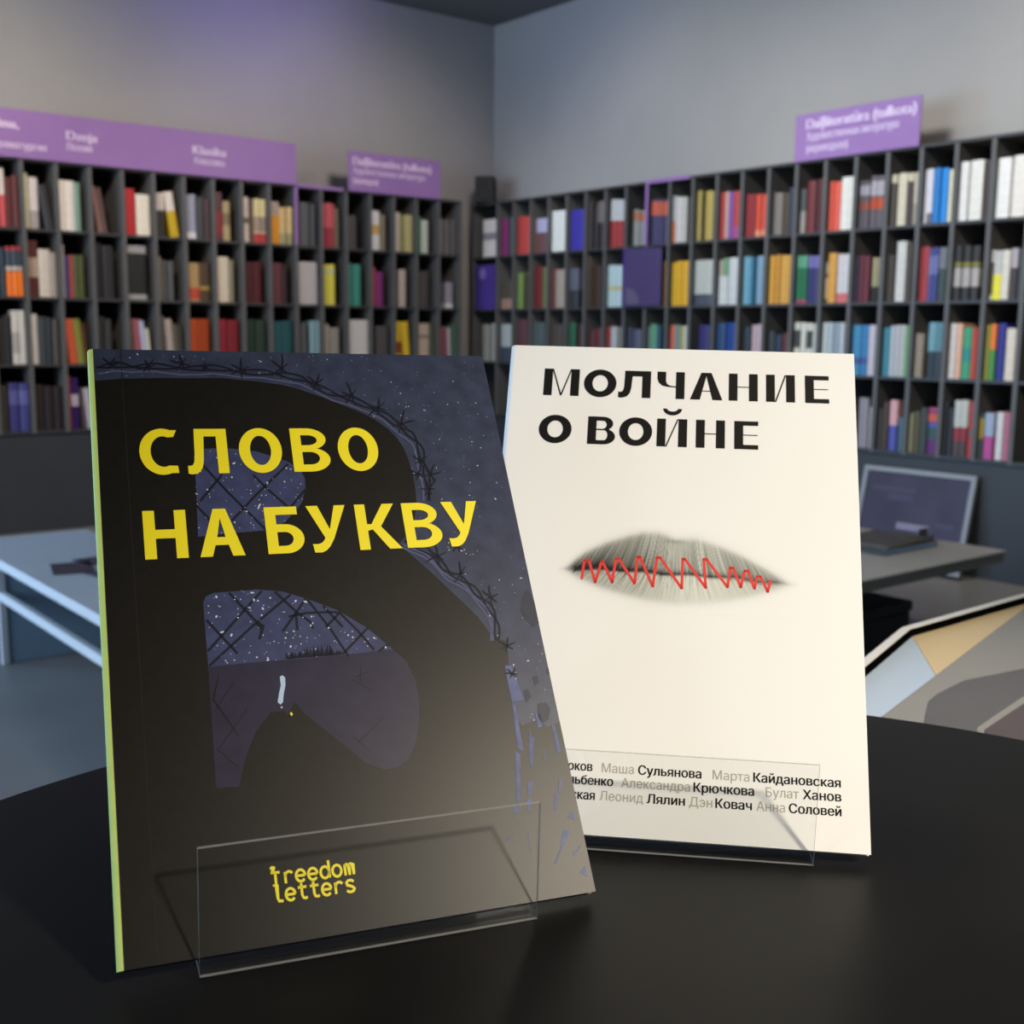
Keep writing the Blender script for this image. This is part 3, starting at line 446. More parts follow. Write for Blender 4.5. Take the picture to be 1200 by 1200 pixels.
def book_mesh(th, H, depth, color, bands):
    """Bound book, spine toward -y; colour bands run round the spine."""
    cuts = sorted({0.0, 1.0, *[min(1, max(0, v)) for b in bands for v in b[:2]]})
    r = min(0.004, th*0.3)
    prof = [(0, depth), (0, r), (th*0.22, 0.0), (th*0.78, 0.0), (th, r), (th, depth)]
    bm = bmesh.new(); lay = bm.loops.layers.float_color.new('Col')
    def paint(f, c):
        for l in f.loops: l[lay] = (*c, 1)
    rings = [[bm.verts.new((x, y, H*v)) for x, y in prof] for v in cuts]
    base = lin(color); page = lin('d8d0bc')
    for i in range(len(cuts)-1):
        mid = (cuts[i]+cuts[i+1])/2; c = base
        for v0, v1, cc in bands:
            if v0 <= mid <= v1: c = lin(cc)
        for j in range(len(prof)-1):
            paint(bm.faces.new((rings[i][j], rings[i][j+1], rings[i+1][j+1], rings[i+1][j])), c)
    for top in (True, False):
        R = rings[-1 if top else 0]; z = H if top else 0; dz = -0.003 if top else 0.002
        w = min(0.0018, th*0.2)
        ins = [bm.verts.new((min(max(x, w), th-w), max(y, r+0.001), z+dz)) for x, y in prof]
        out_ = [bm.verts.new((min(max(x, w), th-w), max(y, r+0.001), z)) for x, y in prof]
        for j in range(len(prof)-1):
            paint(bm.faces.new((R[j], out_[j], out_[j+1], R[j+1])), base)
            paint(bm.faces.new((out_[j], ins[j], ins[j+1], out_[j+1])), base)
        paint(bm.faces.new(ins), page)
    paint(bm.faces.new([rings[-1][0], rings[-1][-1], rings[0][-1], rings[0][0]] if len(cuts) == 2 else [R_[0] for R_ in rings] + [R_[-1] for R_ in rings[::-1]]), page)
    return bm

ROWNAME = ['top-row', 'second-row', 'third-row', 'bottom-row']
HYPH = lambda s: s
stuff_bm = bmesh.new(); stuff_bm.loops.layers.float_color.new('Col')
rng = random.Random(11)
for side, row, k, items in ROWS:
    Mx = WL if side == 'L' else WR
    zt = ROWZ[row+1] + HC + BOARD_T + 0.0004
    # number of the cubby, counted from the room corner
    cub = (int(k)+1) if side == 'L' else (1 if k < 0 else int(k)+2)
    shown = [i for i in items if not i[7]]
    for i, (x, th, H, lean, color, bands, cn, small) in enumerate(items):
        x, th, H = x/1000, th/1000, H/1000
        rec = 0.018 + rng.uniform(-0.002, 0.004)
        bm = book_mesh(th, H, min(0.135+rng.uniform(-0.01, 0.03), 0.18), color, bands)
        ang = -math.radians(lean)
        loc = Matrix.Translation((x, rec, zt)) @ Matrix.Rotation(ang, 4, 'Y')
        if small:
            bm.transform(Mx @ loc); me = bm_mesh(bm, 'tmp'); stuff_bm.from_mesh(me); bpy.data.meshes.remove(me); continue
        o = put('shelf_book', bm_mesh(bm, 'shelf_book'), m_book)
        o.matrix_world = Mx @ loc
        a, _, b = cn.partition('|')
        desc = a + ((' and ' + b) if b else '')
        w_ = 'leaning ' if lean else 'thick ' if th > 0.055 else 'slim ' if th < 0.018 else ''
        pos = [j for j, it in enumerate(shown) if it is items[i]][0]
        where = 'alone' if len(shown) == 1 else (ORD[pos] + ' from the left')
        lab = '%s%s book, %s in the %s %s cubby %s of the corner' % (w_, desc, where, ORD[cub-1], ROWNAME[row], 'left' if side == 'L' else 'right')
        if len(lab.replace(',', '').split()) > 16: lab = lab.replace(w_, '', 1) if w_ else lab
        if len(lab.replace(',', '').split()) > 16: lab = lab.replace(' from the left', '')
        tag(o, lab, 'book', 'books in the %s of the %s bookcase' % (ROWNAME[row].replace('-', ' '), 'signed' if side == 'L' else 'pale wall'))
if len(stuff_bm.verts):
    o = put('slim_book', bm_mesh(stuff_bm, 'slim_book'), m_book)
    tag(o, 'thin dark paperbacks squeezed between the larger books in both bookcases', 'books', None, 'stuff')

# ------------------------------------------------------------------ purple section signs
def sign(Mx, x0, x1, z0, z1, label, lines, edge=None):
    t = thing('section_sign', label, 'sign', Mx)
    box('panel', x0, x1, -0.010, -0.004, z0+HC, z1+HC, m_purple, t, None, 0.0008)
    for body, a, b, base, size, bold in lines:
        bm = bmesh.new(); text_bm(bm, body, a, b, base+HC, size, 0.0, 0.05 if bold else 0.03)
        me = bpy.data.meshes.new('lettering'); bm.to_mesh(me); bm.free()
        for v in me.vertices: v.co = (v.co.x, -0.0108, v.co.y)
        put('lettering', me, m_lav, t)
    return t
sign(WL, -(OFFL+17.3)*CELL, -(OFFL+7.06)*CELL, 0.752, 0.957, 'longest purple sign, three bold headings, along the top of a bookcase',
     [('Drāma,', -2.74, -2.587, 0.875, 0.055, 0.02), ('драматургия', -2.70, -2.472, 0.790, 0.044, 0.0),
      ('Dzeja', -2.38, -2.244, 0.852, 0.056, 0.02), ('Поэзия', -2.38, -2.269, 0.806, 0.045, 0.0),
      ('Klasika', -1.784, -1.614, 0.852, 0.056, 0.02), ('Классика', -1.777, -1.624, 0.806, 0.045, 0.0)])
sign(WL, -(OFFL+5.0)*CELL, -(OFFL+1.06)*CELL, 0.752, 0.957, 'short purple sign with three lines of text, beside the black speaker',
     [('Daiļliteratūra (tulkota)', -0.893, -0.393, 0.888, 0.058, 0.02), ('Художественная литература', -0.893, -0.433, 0.842, 0.045, 0.0), ('(переводная)', -0.893, -0.739, 0.792, 0.045, 0.0)])
sign(WR, (OFFR+14.0)*CELL, (OFFR+18.0)*CELL, 0.752, 0.945, 'purple sign with three text lines standing on the bookcase by the pale wall',
     [('Daiļliteratūra (tulkota)', 2.257, 2.778, 0.882, 0.058, 0.02), ('Художественная литература', 2.26, 2.704, 0.834, 0.045, 0.0), ('(переводная)', 2.262, 2.468, 0.785, 0.045, 0.0)])
# purple edging strips on the shelf fronts
def strip(case, xv, x0, x1):
    for nm, bb in (('edging_strip', (xv, xv+UP_T, -0.004, -0.0015, ROWZ[1]+HC+BOARD_T, ROWZ[0]+HC)), ('edging_strip', (x0, x1, -0.004, -0.0015, ROWZ[0]+HC+0.0002, ROWZ[0]+HC+BOARD_T+0.006))):
        box(nm, *bb, m_purple, case)['label'] = 'purple edging strip'
strip(case_l, -(OFFL+7)*CELL-UP_T, -(OFFL+7.0)*CELL, -(OFFL+5.2)*CELL)
strip(case_r, (OFFR+8)*CELL, (OFFR+8.0)*CELL, (OFFR+9.95)*CELL)
# purple folded panel in front of the second row, right wall
t = thing('folded_sign', 'deep purple folded panel with a pale quarter disc, in the second row', 'sign', WR)
za, zb = ROWZ[2]+HC+BOARD_T+0.001, ROWZ[1]+HC-0.002
def slab(name, pts, z0, z1, m, parent):
    return prism(name, pts, z0, z1, m, parent)
slab('flange', [(1.149, -0.004), (1.203, -0.040), (1.205, -0.037), (1.152, -0.002)], za, zb, m_purpled, t)
slab('panel', [(1.2055, -0.040), (1.424, -0.006), (1.424, -0.003), (1.2055, -0.037)], za, zb-0.004, m_purpleb, t)
dx = Vector((1.424-1.2055, 0.034, 0)).normalized()
bm = fill_mesh([[[(0.0, 0.0)] + [(0.085*math.cos(a*math.pi/40), 0.085*math.sin(a*math.pi/40)) for a in range(21)]]])
flat_put('quarter_disc', bm, mat('dusty_lilac', lin('564a68'), 0.6), t,
         frame_matrix(Vector((1.212, -0.0398, za+0.008)), dx, Vector((0, 0, 1)), dx.cross(Vector((0, 0, 1)))))
# purple box with pale disc in the corner cubby
t = thing('magazine_box', 'deep purple magazine box with a pale round mark, in the corner cubby', 'box', WR @ Matrix.Translation((-0.107, 0.004, ROWZ[2]+HC+BOARD_T+0.0004)))
bm = bmesh.new()
add_box(bm, 0, 0.19, 0, 0.004, 0, 0.255); add_box(bm, 0, 0.004, 0.004, 0.2, 0, 0.255); add_box(bm, 0.186, 0.19, 0.004, 0.2, 0, 0.2); add_box(bm, 0.004, 0.186, 0.196, 0.2, 0, 0.255); add_box(bm, 0.004, 0.186, 0.004, 0.196, 0, 0.004)
put('shell', bm_mesh(bm, 'shell'), m_purpled, t)
flat_put('round_mark', fill_mesh([[ring(0.075, 0.205, 0.033, 0.033, 28)]]), mat('lilac_ink', lin('7a68ac'), 0.6), t, Matrix.Translation((0, -0.0008, 0)) @ Matrix.Rotation(math.pi/2, 4, 'X'))

# ------------------------------------------------------------------ speaker on the corner
dirc = (eL+eR).normalized()
sx = Vector((0, 0, 1)).cross(-dirc) * -1
sx = dirc.cross(Vector((0, 0, 1))) * -1
sp_m = frame_matrix(room(0.015, 0.005, ROWZ[0]+HC+BOARD_T+0.0005), Vector((0, 0, 1)).cross(dirc), -Vector(dirc)*-1, Vector((0, 0, 1)))
t = thing('loudspeaker', 'small black loudspeaker on top of the shelves in the room corner', 'speaker', sp_m)
box('cabinet', -0.056, 0.056, -0.125, 0, 0, 0.152, m_black, t, None, 0.006)
box('grille', -0.050, 0.050, -0.0005, 0.004, 0.006, 0.146, mat('speaker_mesh', (0.004, 0.004, 0.004), 0.7, noise=0.3, scale=400), t, None, 0.002)
bm = bmesh.new()
for cz, r in ((0.05, 0.036), (0.112, 0.017)):
    lo = [bm.verts.new((x, 0.0045, y)) for x, y in ring(0, cz, r, r, 24)]
    li = [bm.verts.new((x, 0.007, y)) for x, y in ring(0, cz, r*0.82, r*0.82, 24)]
    for i in range(24): bm.faces.new((lo[i], lo[(i+1) % 24], li[(i+1) % 24], li[i]))
    bm.faces.new(li)
put('driver_ring', bm_mesh(bm, 'driver_ring'), m_black, t)

# ------------------------------------------------------------------ low white bench, left
Lx, Ly = eR.copy(), -eL.copy()          # along the bench, across it (away from the camera)
TOPH = 0.303
bo = Vector((-1.587, 3.38, 0)) - Ly*0.045; bm4 = frame_matrix(bo, Lx, Ly, Vector((0, 0, 1)))
t = thing('display_bench', 'long low white display bench with leaflets on it', 'bench', bm4)
m_bench = mat('white_bench_laminate', (0.56, 0.58, 0.60), 0.6, noise=0.02, scale=6)
box('bench_top', 0, 1.55, 0, 0.36, TOPH-0.026, TOPH, m_bench, t, None, 0.003)
box('side_rail', 0.336, 1.314, 0.004, 0.022, TOPH-0.120, TOPH-0.096, m_bench, t, None, 0.002)
m_panel = mat('daylight_tinted_panel', (0.22, 0.32, 0.42), 0.5, noise=0.05, scale=6)  # blue of the window daylight is mixed into this panel colour
for x in (0.30, 1.30):
    box('end_panel', x, x+0.03, 0.024, 0.335, 0.0, TOPH-0.0265, m_panel, t, None, 0.002)
box('back_rail', 0.02, 1.53, 0.338, 0.352, TOPH-0.098, TOPH-0.0265, m_panel, t, None, 0.002)
box('leg_post', 0.321, 0.335, 0.004, 0.0225, 0.0, TOPH-0.0262, m_bench, t, None, 0.001)
box('leg_post', 1.315, 1.329, 0.004, 0.0225, 0.0, TOPH-0.0262, m_bench, t, None, 0.001)
rl = random.Random(5)
inks = ['4c4658', '3c3848', '565064', '48424c']
for i, (x, y, a, w_, h_, lab) in enumerate(((0.53, 0.235, 8, 0.10, 0.15, 'dark leaflet lying flat on the white bench, farthest along it'), (0.60, 0.12, -14, 0.15, 0.10, 'dark grey leaflet on the white bench, tucked under the farthest one'), (0.76, 0.19, 12, 0.16, 0.11, 'violet grey leaflet on the white bench, nearest the dark book'))):
    lf = box('leaflet', -w_/2, w_/2, -h_/2, h_/2, 0, 0.002, mat('leaflet_print', lin(inks[i]), 0.45, noise=0.5, scale=26), None,
             bm4 @ Matrix.Translation((x, y, TOPH+0.0006)) @ Matrix.Rotation(math.radians(a), 4, 'Z'))
    tag(lf, lab, 'leaflet', 'leaflets on the bench')

# ------------------------------------------------------------------ low white table, right
ro = Vector((1.47, 3.36, 0)); rm = frame_matrix(ro, eL, -eR, Vector((0, 0, 1)))   # x along the front edge, y away
t = thing('display_table', 'low grey-white table in front of the framed purple screen', 'table', rm)
m_tab = mat('grey_white_laminate', (0.52, 0.50, 0.45), 0.35, noise=0.03, scale=6)
m_tabd = mat('grey_apron', (0.30, 0.285, 0.25), 0.5, noise=0.04, scale=6)
box('table_top', 0, 1.25, 0, 0.62, TOPH-0.006, TOPH, m_tab, t, None, 0.001)
box('apron', 0.006, 1.244, 0.006, 0.614, TOPH-0.036, TOPH-0.0062, m_tabd, t, None, 0.001)
for x, y in ((0.42, 0.50), (1.11, 0.12), (1.11, 0.50), (0.82, 0.12)):
    box('leg', x, x+0.04, y, y+0.04, 0, TOPH-0.0362, m_tabd, t, None, 0.002)
def flatbook(x, y, z, w_, h_, th, a, cov, page, lab):
    t2 = thing('magazine', lab, 'magazine', rm @ Matrix.Translation((x, y, z)) @ Matrix.Rotation(math.radians(a), 4, 'Z'), 'magazines on the low table')
    box('page_block', 0.001, w_-0.002, 0.002, h_-0.002, 0.0012, th-0.0012, mat('magazine_pages', lin(page), 0.6), t2)
    bm = bmesh.new(); add_box(bm, 0, w_, 0, h_, 0, 0.001); add_box(bm, 0, w_, 0, h_, th-0.001, th); add_box(bm, w_-0.001, w_, 0, h_, 0.001, th-0.001)
    put('cover', bm_mesh(bm, 'cover'), mat('magazine_cover', lin(cov), 0.35, noise=0.5, scale=14), t2)
flatbook(0.10, 0.165, TOPH+0.0006, 0.28, 0.21, 0.016, 0, '39352c', 'a8c4e8', 'dark magazine with pale blue page edges, lowest of the small pile')
flatbook(0.125, 0.175, TOPH+0.0172, 0.245, 0.185, 0.010, -3, '544c40', 'b0a898', 'brown patterned magazine on top of the small pile')
t = thing('card_holder', 'small grey card holder at the back of the low table', 'holder', rm @ Matrix.Translation((0.012, 0.235, TOPH+0.0005)))
m_ch = mat('grey_plastic', lin('6c6a70'), 0.4)
box('back_plate', 0, 0.05, 0.02, 0.024, 0, 0.034, m_ch, t); box('tray', 0, 0.05, 0, 0.0199, 0, 0.004, m_ch, t); box('front_lip', 0, 0.05, -0.003, -0.0001, 0, 0.014, m_ch, t)
# dark carton under the table
t = thing('storage_box', 'black storage box on the floor under the low table', 'box', rm @ Matrix.Translation((0.30, 0.12, 0.0005)))
m_sb = mat('black_card', (0.010, 0.011, 0.011), 0.6)
bm = bmesh.new(); add_box(bm, 0, 0.5, 0, 0.3, 0, 0.14); bmesh.ops.bevel(bm, geom=list(bm.edges), offset=0.004, segments=2, affect='EDGES')
put('body', bm_mesh(bm, 'body'), m_sb, t)
box('lid', -0.004, 0.504, -0.004, 0.304, 0.1402, 0.17, m_sb, t, None, 0.003)

# ------------------------------------------------------------------ framed purple screen leaning on the wall
foot = Vector((CORNER[0], CORNER[1], 0)) + eR*(3.144+PDS) + eL*PQ; topr = Vector((1.797, 4.400, HC-0.5305))
px = eR.copy()
# bottom edge runs along the wall, board leans back to it
n_in = eL*-1
lean_v = n_in*(PQ-0.012) + Vector((0, 0, HC-0.5305)); ly = lean_v.normalized()
lz = px.cross(ly)
PW, PH = 0.50, lean_v.length
orig = foot - px*PW + px*0.0
pm = frame_matrix(orig + lz*0.0 + Vector((0, 0, 0.012)), px, ly, lz)
t = thing('framed_screen', 'purple screen in a thin white frame leaning on the dark wall', 'screen', pm)
m_fr = mat('white_metal_frame', lin('868c92'), 0.45)
m_scr = mat('violet_screen', lin('32283e'), 0.5, noise=0.35, scale=7)
fw_ = 0.020
for x0, x1, y0, y1 in ((0, PW, 0, fw_), (0, PW, PH-fw_, PH), (0, fw_, fw_+0.0002, PH-fw_-0.0002), (PW-fw_, PW, fw_+0.0002, PH-fw_-0.0002)):
    box('frame', x0, x1, y0, y1, -0.012, 0.008, m_fr, t, None, 0.001)
box('screen_face', fw_+0.0002, PW-fw_-0.0002, fw_+0.0002, PH-fw_-0.0002, -0.010, 0.001, m_scr, t)
lt = PH-fw_
bm = bmesh.new()
for x0, x1, y0, y1 in ((0.19, 0.335, lt-0.225, lt-0.198), ):
    add_box(bm, x0, x1, y0, y1, 0.0012, 0.002)
put('caption_bar', bm_mesh(bm, 'caption_bar'), mat('lilac_print', lin('807890'), 0.5), t)
bm = bmesh.new()
for x0, x1, y0, y1 in ((0.05, 0.25, lt-0.075, lt-0.058), (0.13, 0.24, lt-0.11, lt-0.085), (0.36, 0.44, lt-0.20, lt-0.18)):
    add_box(bm, x0, x1, y0, y1, 0.0012, 0.0018)
put('faint_print', bm_mesh(bm, 'faint_print'), mat('dim_violet_print', lin('3e3650'), 0.5), t)

# ------------------------------------------------------------------ faceted display case behind the round table
ZC = HC-0.215; KS = 0.215/0.26
PA, PB, PC = Vector((0.292, 0.922))*KS, Vector((0.358, 1.026))*KS, Vector((0.535, 1.175))*KS
dAB = (PB-PA).normalized(); dBC = (PC-PB).normalized()
loop = [PA-dAB*0.15, PB, PC+dBC*0.55, Vector((1.06, 1.10)), Vector((0.88, 0.50)), Vector((0.42, 0.42))]
cen = sum(loop, Vector((0, 0)))/len(loop)
def inset(lp, d):
    n = len(lp); res = []
    for i in range(n):
        a, b, c = lp[i-1], lp[i], lp[(i+1) % n]
        def nrm(u, v):
            e = (v-u).normalized(); q = Vector((e.y, -e.x))
            return q if q.dot(cen-u) > 0 else -q
        n1, n2 = nrm(a, b), nrm(b, c); m_ = (n1+n2).normalized()
        res.append(b + m_*(d/max(0.3, m_.dot(n1))))
    return res
t = thing('display_case', 'white-rimmed angular display case with blue, cream and grey panels beside the black table', 'display case', Matrix.Identity(4))
def ring_band(name, lo, li, z0, z1, m, zi=None):
    bm = bmesh.new(); n = len(lo); zi = z1 if zi is None else zi
    A = [bm.verts.new((*v, z0)) for v in lo]; B = [bm.verts.new((*v, z1)) for v in lo]
    Cc = [bm.verts.new((*v, zi)) for v in li]; D = [bm.verts.new((*v, z0)) for v in li]
    for i in range(n):
        j = (i+1) % n
        for q in ((A, B), (B, Cc), (Cc, D), (D, A)): bm.faces.new((q[0][i], q[0][j], q[1][j], q[1][i]))
    return put(name, bm_mesh(bm, name), m, t)
i1, i2 = inset(loop, 0.0062), inset(loop, 0.0080)
ring_band('rim', loop, i1, ZC-0.05, ZC, mat('white_rim_lacquer', (0.88, 0.87, 0.85), 0.35))
ring_band('gasket', inset(loop, 0.0063), i2, ZC-0.05, ZC-0.0006, mat('black_gasket', (0.002, 0.002, 0.002), 0.8, spec=0.0))
base_l = inset(loop, 0.05)
prism('pedestal', [tuple(v) for v in base_l], 0.0, ZC-0.052, m_white, t)
mB = i2[1]; mM = Vector((0.334, 0.877))*(0.2208/0.26)
far = (Vector((0.506, 1.109))-Vector((0.261, 0.776))).normalized()
zp = ZC-0.0058
def plate(name, pts, m):
    bm = bmesh.new(); a = [bm.verts.new((*q, zp-0.012)) for q in pts]; b = [bm.verts.new((*q, zp)) for q in pts]; n = len(pts)
    bm.faces.new(a); bm.faces.new(b)
    for i in range(n): bm.faces.new((a[i], a[(i+1) % n], b[(i+1) % n], b[i]))
    return put(name, bm_mesh(bm, name), m, t)
ins = inset(loop, 0.0082)
plate('blue_panel', [ins[0], ins[1], mM + (mM-ins[1]).normalized()*0.03, ins[0]+Vector((0.05, 0.02))], mat('pale_blue_panel', lin('c2d6ee'), 0.45))['label'] = 'pale blue panel'
p5 = mM + (mM-ins[1]).normalized()*0.03
plate('cream_panel', [ins[1]+dBC*0.0004, ins[2], ins[2]+Vector((0.03, -0.05)), p5+Vector((0.0005, -0.0002))], mat('cream_panel', lin('e2cca2'), 0.45))['label'] = 'cream panel'
# grey sheet lying over the near half, its reflections painted on as darker shapes
ez = ZC-0.0052
g0 = Vector((0.221, 0.6559)) - far*0.10; g1 = Vector((0.221, 0.6559)) + far*0.66
def sheet_part(name, pts, z0, z1, m):
    bm = bmesh.new(); a = [bm.verts.new((*q, z0)) for q in pts]; b = [bm.verts.new((*q, z1)) for q in pts]; n = len(pts)
    bm.faces.new(a); bm.faces.new(b)
    for i in range(n): bm.faces.new((a[i], a[(i+1) % n], b[(i+1) % n], b[i]))
    return put(name, bm_mesh(bm, name), m, t)
sheet_part('grey_sheet', [tuple(g0), tuple(g1), (0.95, 0.98), (0.80, 0.56), (0.40, 0.45)], ez-0.0004, ez, mat('grey_sheet_face', lin('9a9a98'), 0.4, noise=0.04, scale=5))['label'] = 'grey sheet'
sheet_part('painted_dark_reflection', [(0.232, 0.622), (0.2465, 0.6567), (0.258, 0.684), (0.27, 0.7003), (0.2971, 0.7285), (0.349, 0.7578), (0.44, 0.792), (0.46, 0.76), (0.42, 0.735), (0.3223, 0.6968), (0.2921, 0.6628), (0.2688, 0.6362), (0.255, 0.60)], ez+0.0001, ez+0.0003, mat('dark_reflection_paint', lin('66666a'), 0.4, noise=0.06, scale=9))  # dark curve reflected in the glossy sheet, painted as a flat shape
sheet_part('painted_plum_reflection', [(0.262, 0.605), (0.2719, 0.632), (0.297, 0.66), (0.324, 0.69), (0.43, 0.728), (0.52, 0.70), (0.40, 0.56)], ez+0.0004, ez+0.0006, mat('plum_reflection_paint', lin('5e5458'), 0.4, noise=0.06, scale=9))  # purplish reflection at the sheet's near corner, put into the colour

# ------------------------------------------------------------------ round black table
TZH = TZ + HC
t = thing('round_table', 'round black table under the two upright books', 'table', Matrix.Translation((TABLE[0], TABLE[1], 0)))
m_tbl = mat('black_table_laminate', (0.0075, 0.0072, 0.007), 0.40, spec=0.18, noise=0.25, scale=14, bump=0.02)
def lathe(name, prof, n, m, parent, smooth=True):
    bm = bmesh.new(); R = []
    for r, z in prof: R.append([bm.verts.new((r*math.cos(2*math.pi*i/n), r*math.sin(2*math.pi*i/n), z)) for i in range(n)])
    for a in range(len(prof)-1):
        for i in range(n): bm.faces.new((R[a][i], R[a][(i+1) % n], R[a+1][(i+1) % n], R[a+1][i]))
    bm.faces.new(R[0]); bm.faces.new(R[-1])
    me = bm_mesh(bm, name)
    if smooth:
        for p in me.polygons: p.use_smooth = len(p.vertices) == 4
    return put(name, me, m, parent)
rt = TABLE[2]
lathe('table_top', [(rt-0.006, TZH-0.022), (rt-0.001, TZH-0.019), (rt, TZH-0.012), (rt-0.0005, TZH-0.003), (rt-0.003, TZH)], 160, m_tbl, t, False)
lathe('stem', [(0.035, 0.0222), (0.035, TZH-0.0222)], 32, m_black, t)
lathe('base', [(0.21, 0.0), (0.21, 0.008), (0.20, 0.014), (0.04, 0.022)], 64, m_black, t)

# ------------------------------------------------------------------ the two books on acrylic stands
SIL = [(-2.4,196.3),(9.0,197.5),(20.7,198.0),(31.0,198.1),(44.6,198.3),(56.9,197.0),(66.2,195.6),(72.3,193.8),(77.5,191.6),(83.1,189.3),(87.6,187.1),(93.8,184.1),(99.8,180.4),(104.2,176.3),(107.0,172.5),(108.9,168.1),(110.1,162.6),(110.7,156.0),(110.7,149.9),(110.2,144.6),(108.7,139.4),(106.2,134.3),(103.5,131.0),(101.2,128.8),(103.8,125.2),(107.1,121.7),(113.2,114.4),(117.7,108.8),(121.7,103.9),(125.6,98.7),(128.0,94.3),(129.5,90.6),(134.1,89.0),(134.2,84.5),(133.5,78.1),(132.9,70.3),(132.0,61.2),(134.2,57.9),(140.3,59.4),(143.5,56.4),(148.0,57.7),(162.5,56.3),(157.3,-16.3),(-10.1,-12.1)]
CU = [(32.6,167.4),(35.3,168.7),(43.6,168.9),(54.0,167.4),(64.2,163.4),(68.5,160.2),(70.2,156.3),(70.0,152.1),(68.2,146.7),(65.3,142.7),(60.6,138.6),(53.8,135.9),(42.1,135.4),(31.3,134.5)]
CL = [(31.1,110.5),(32.1,112.5),(34.6,113.6),(48.7,114.0),(57.3,112.8),(65.6,109.5),(75.4,104.7),(84.8,97.5),(92.7,89.1),(83.6,88.6),(74.7,88.4),(57.4,88.3),(43.5,88.3),(30.9,87.9)]
PU = [(30.9,87.9),(43.5,88.3),(57.4,88.3),(74.7,88.4),(92.7,89.1),(96.8,84.4),(99.0,77.4),(99.1,70.5),(97.9,63.1),(95.6,56.0),(92.1,50.6),(88.2,48.5),(83.6,48.2),(78.2,50.8),(72.5,56.5),(66.6,62.8),(60.0,69.3),(57.2,73.6),(54.5,69.5),(53.6,71.0),(52.2,70.9),(49.2,70.9),(44.0,65.2),(39.7,56.5),(37.1,48.2),(30.1,48.5),(30.5,65.8)]
FENCE = [[(34.6,162.8),(42.6,151.3),(54.8,135.6)],[(52.0,157.9),(56.5,152.0),(63.2,144.5)],[(41.2,158.1),(31.6,146.3)],[(64.8,162.0),(52.3,149.9),(43.0,140.0)],[(70.1,151.7),(63.7,144.5)],[(31.2,147.0),(38.5,136.9)],[(39.7,113.4),(47.6,102.5)],[(31.6,104.2),(40.6,91.7)],[(50.6,113.4),(31.2,93.3)],[(60.2,111.5),(46.5,101.1),(31.2,88.2)],[(54.9,112.9),(61.7,104.6)],[(65.1,109.6),(56.7,99.1),(55.9,98.4)],[(65.6,109.3),(72.1,98.2),(77.1,87.8)],[(70.7,106.6),(76.5,98.4)],[(76.2,103.6),(81.7,96.4),(86.2,89.4)],[(76.0,103.6),(70.7,98.8)],[(85.9,98.2),(75.2,88.7)],[(92.0,91.3),(87.6,88.7)],[(58.6,103.5),(65.0,104.4),(73.8,104.1),(76.7,103.6)],[(61.1,104.1),(61.0,98.5)],[(61.7,104.6),(65.6,101.2),(66.3,98.6)],[(47.6,102.5),(49.8,100.8),(48.1,96.1)],[(47.6,102.0),(49.2,99.7)]]
FENCE2 = [[(34.1,85.3),(31.6,76.9),(38.5,64.0)],[(38.3,82.0),(31.8,73.1)],[(42.0,73.0),(32.1,61.0)],[(31.2,61.1),(37.6,54.0)],[(78.5,80.4),(83.6,81.9)],[(77.4,79.5),(83.6,74.9)],[(81.0,84.2),(79.7,78.3)],[(74.8,60.2),(79.8,54.9)],[(86.2,65.8),(76.4,58.1)]]
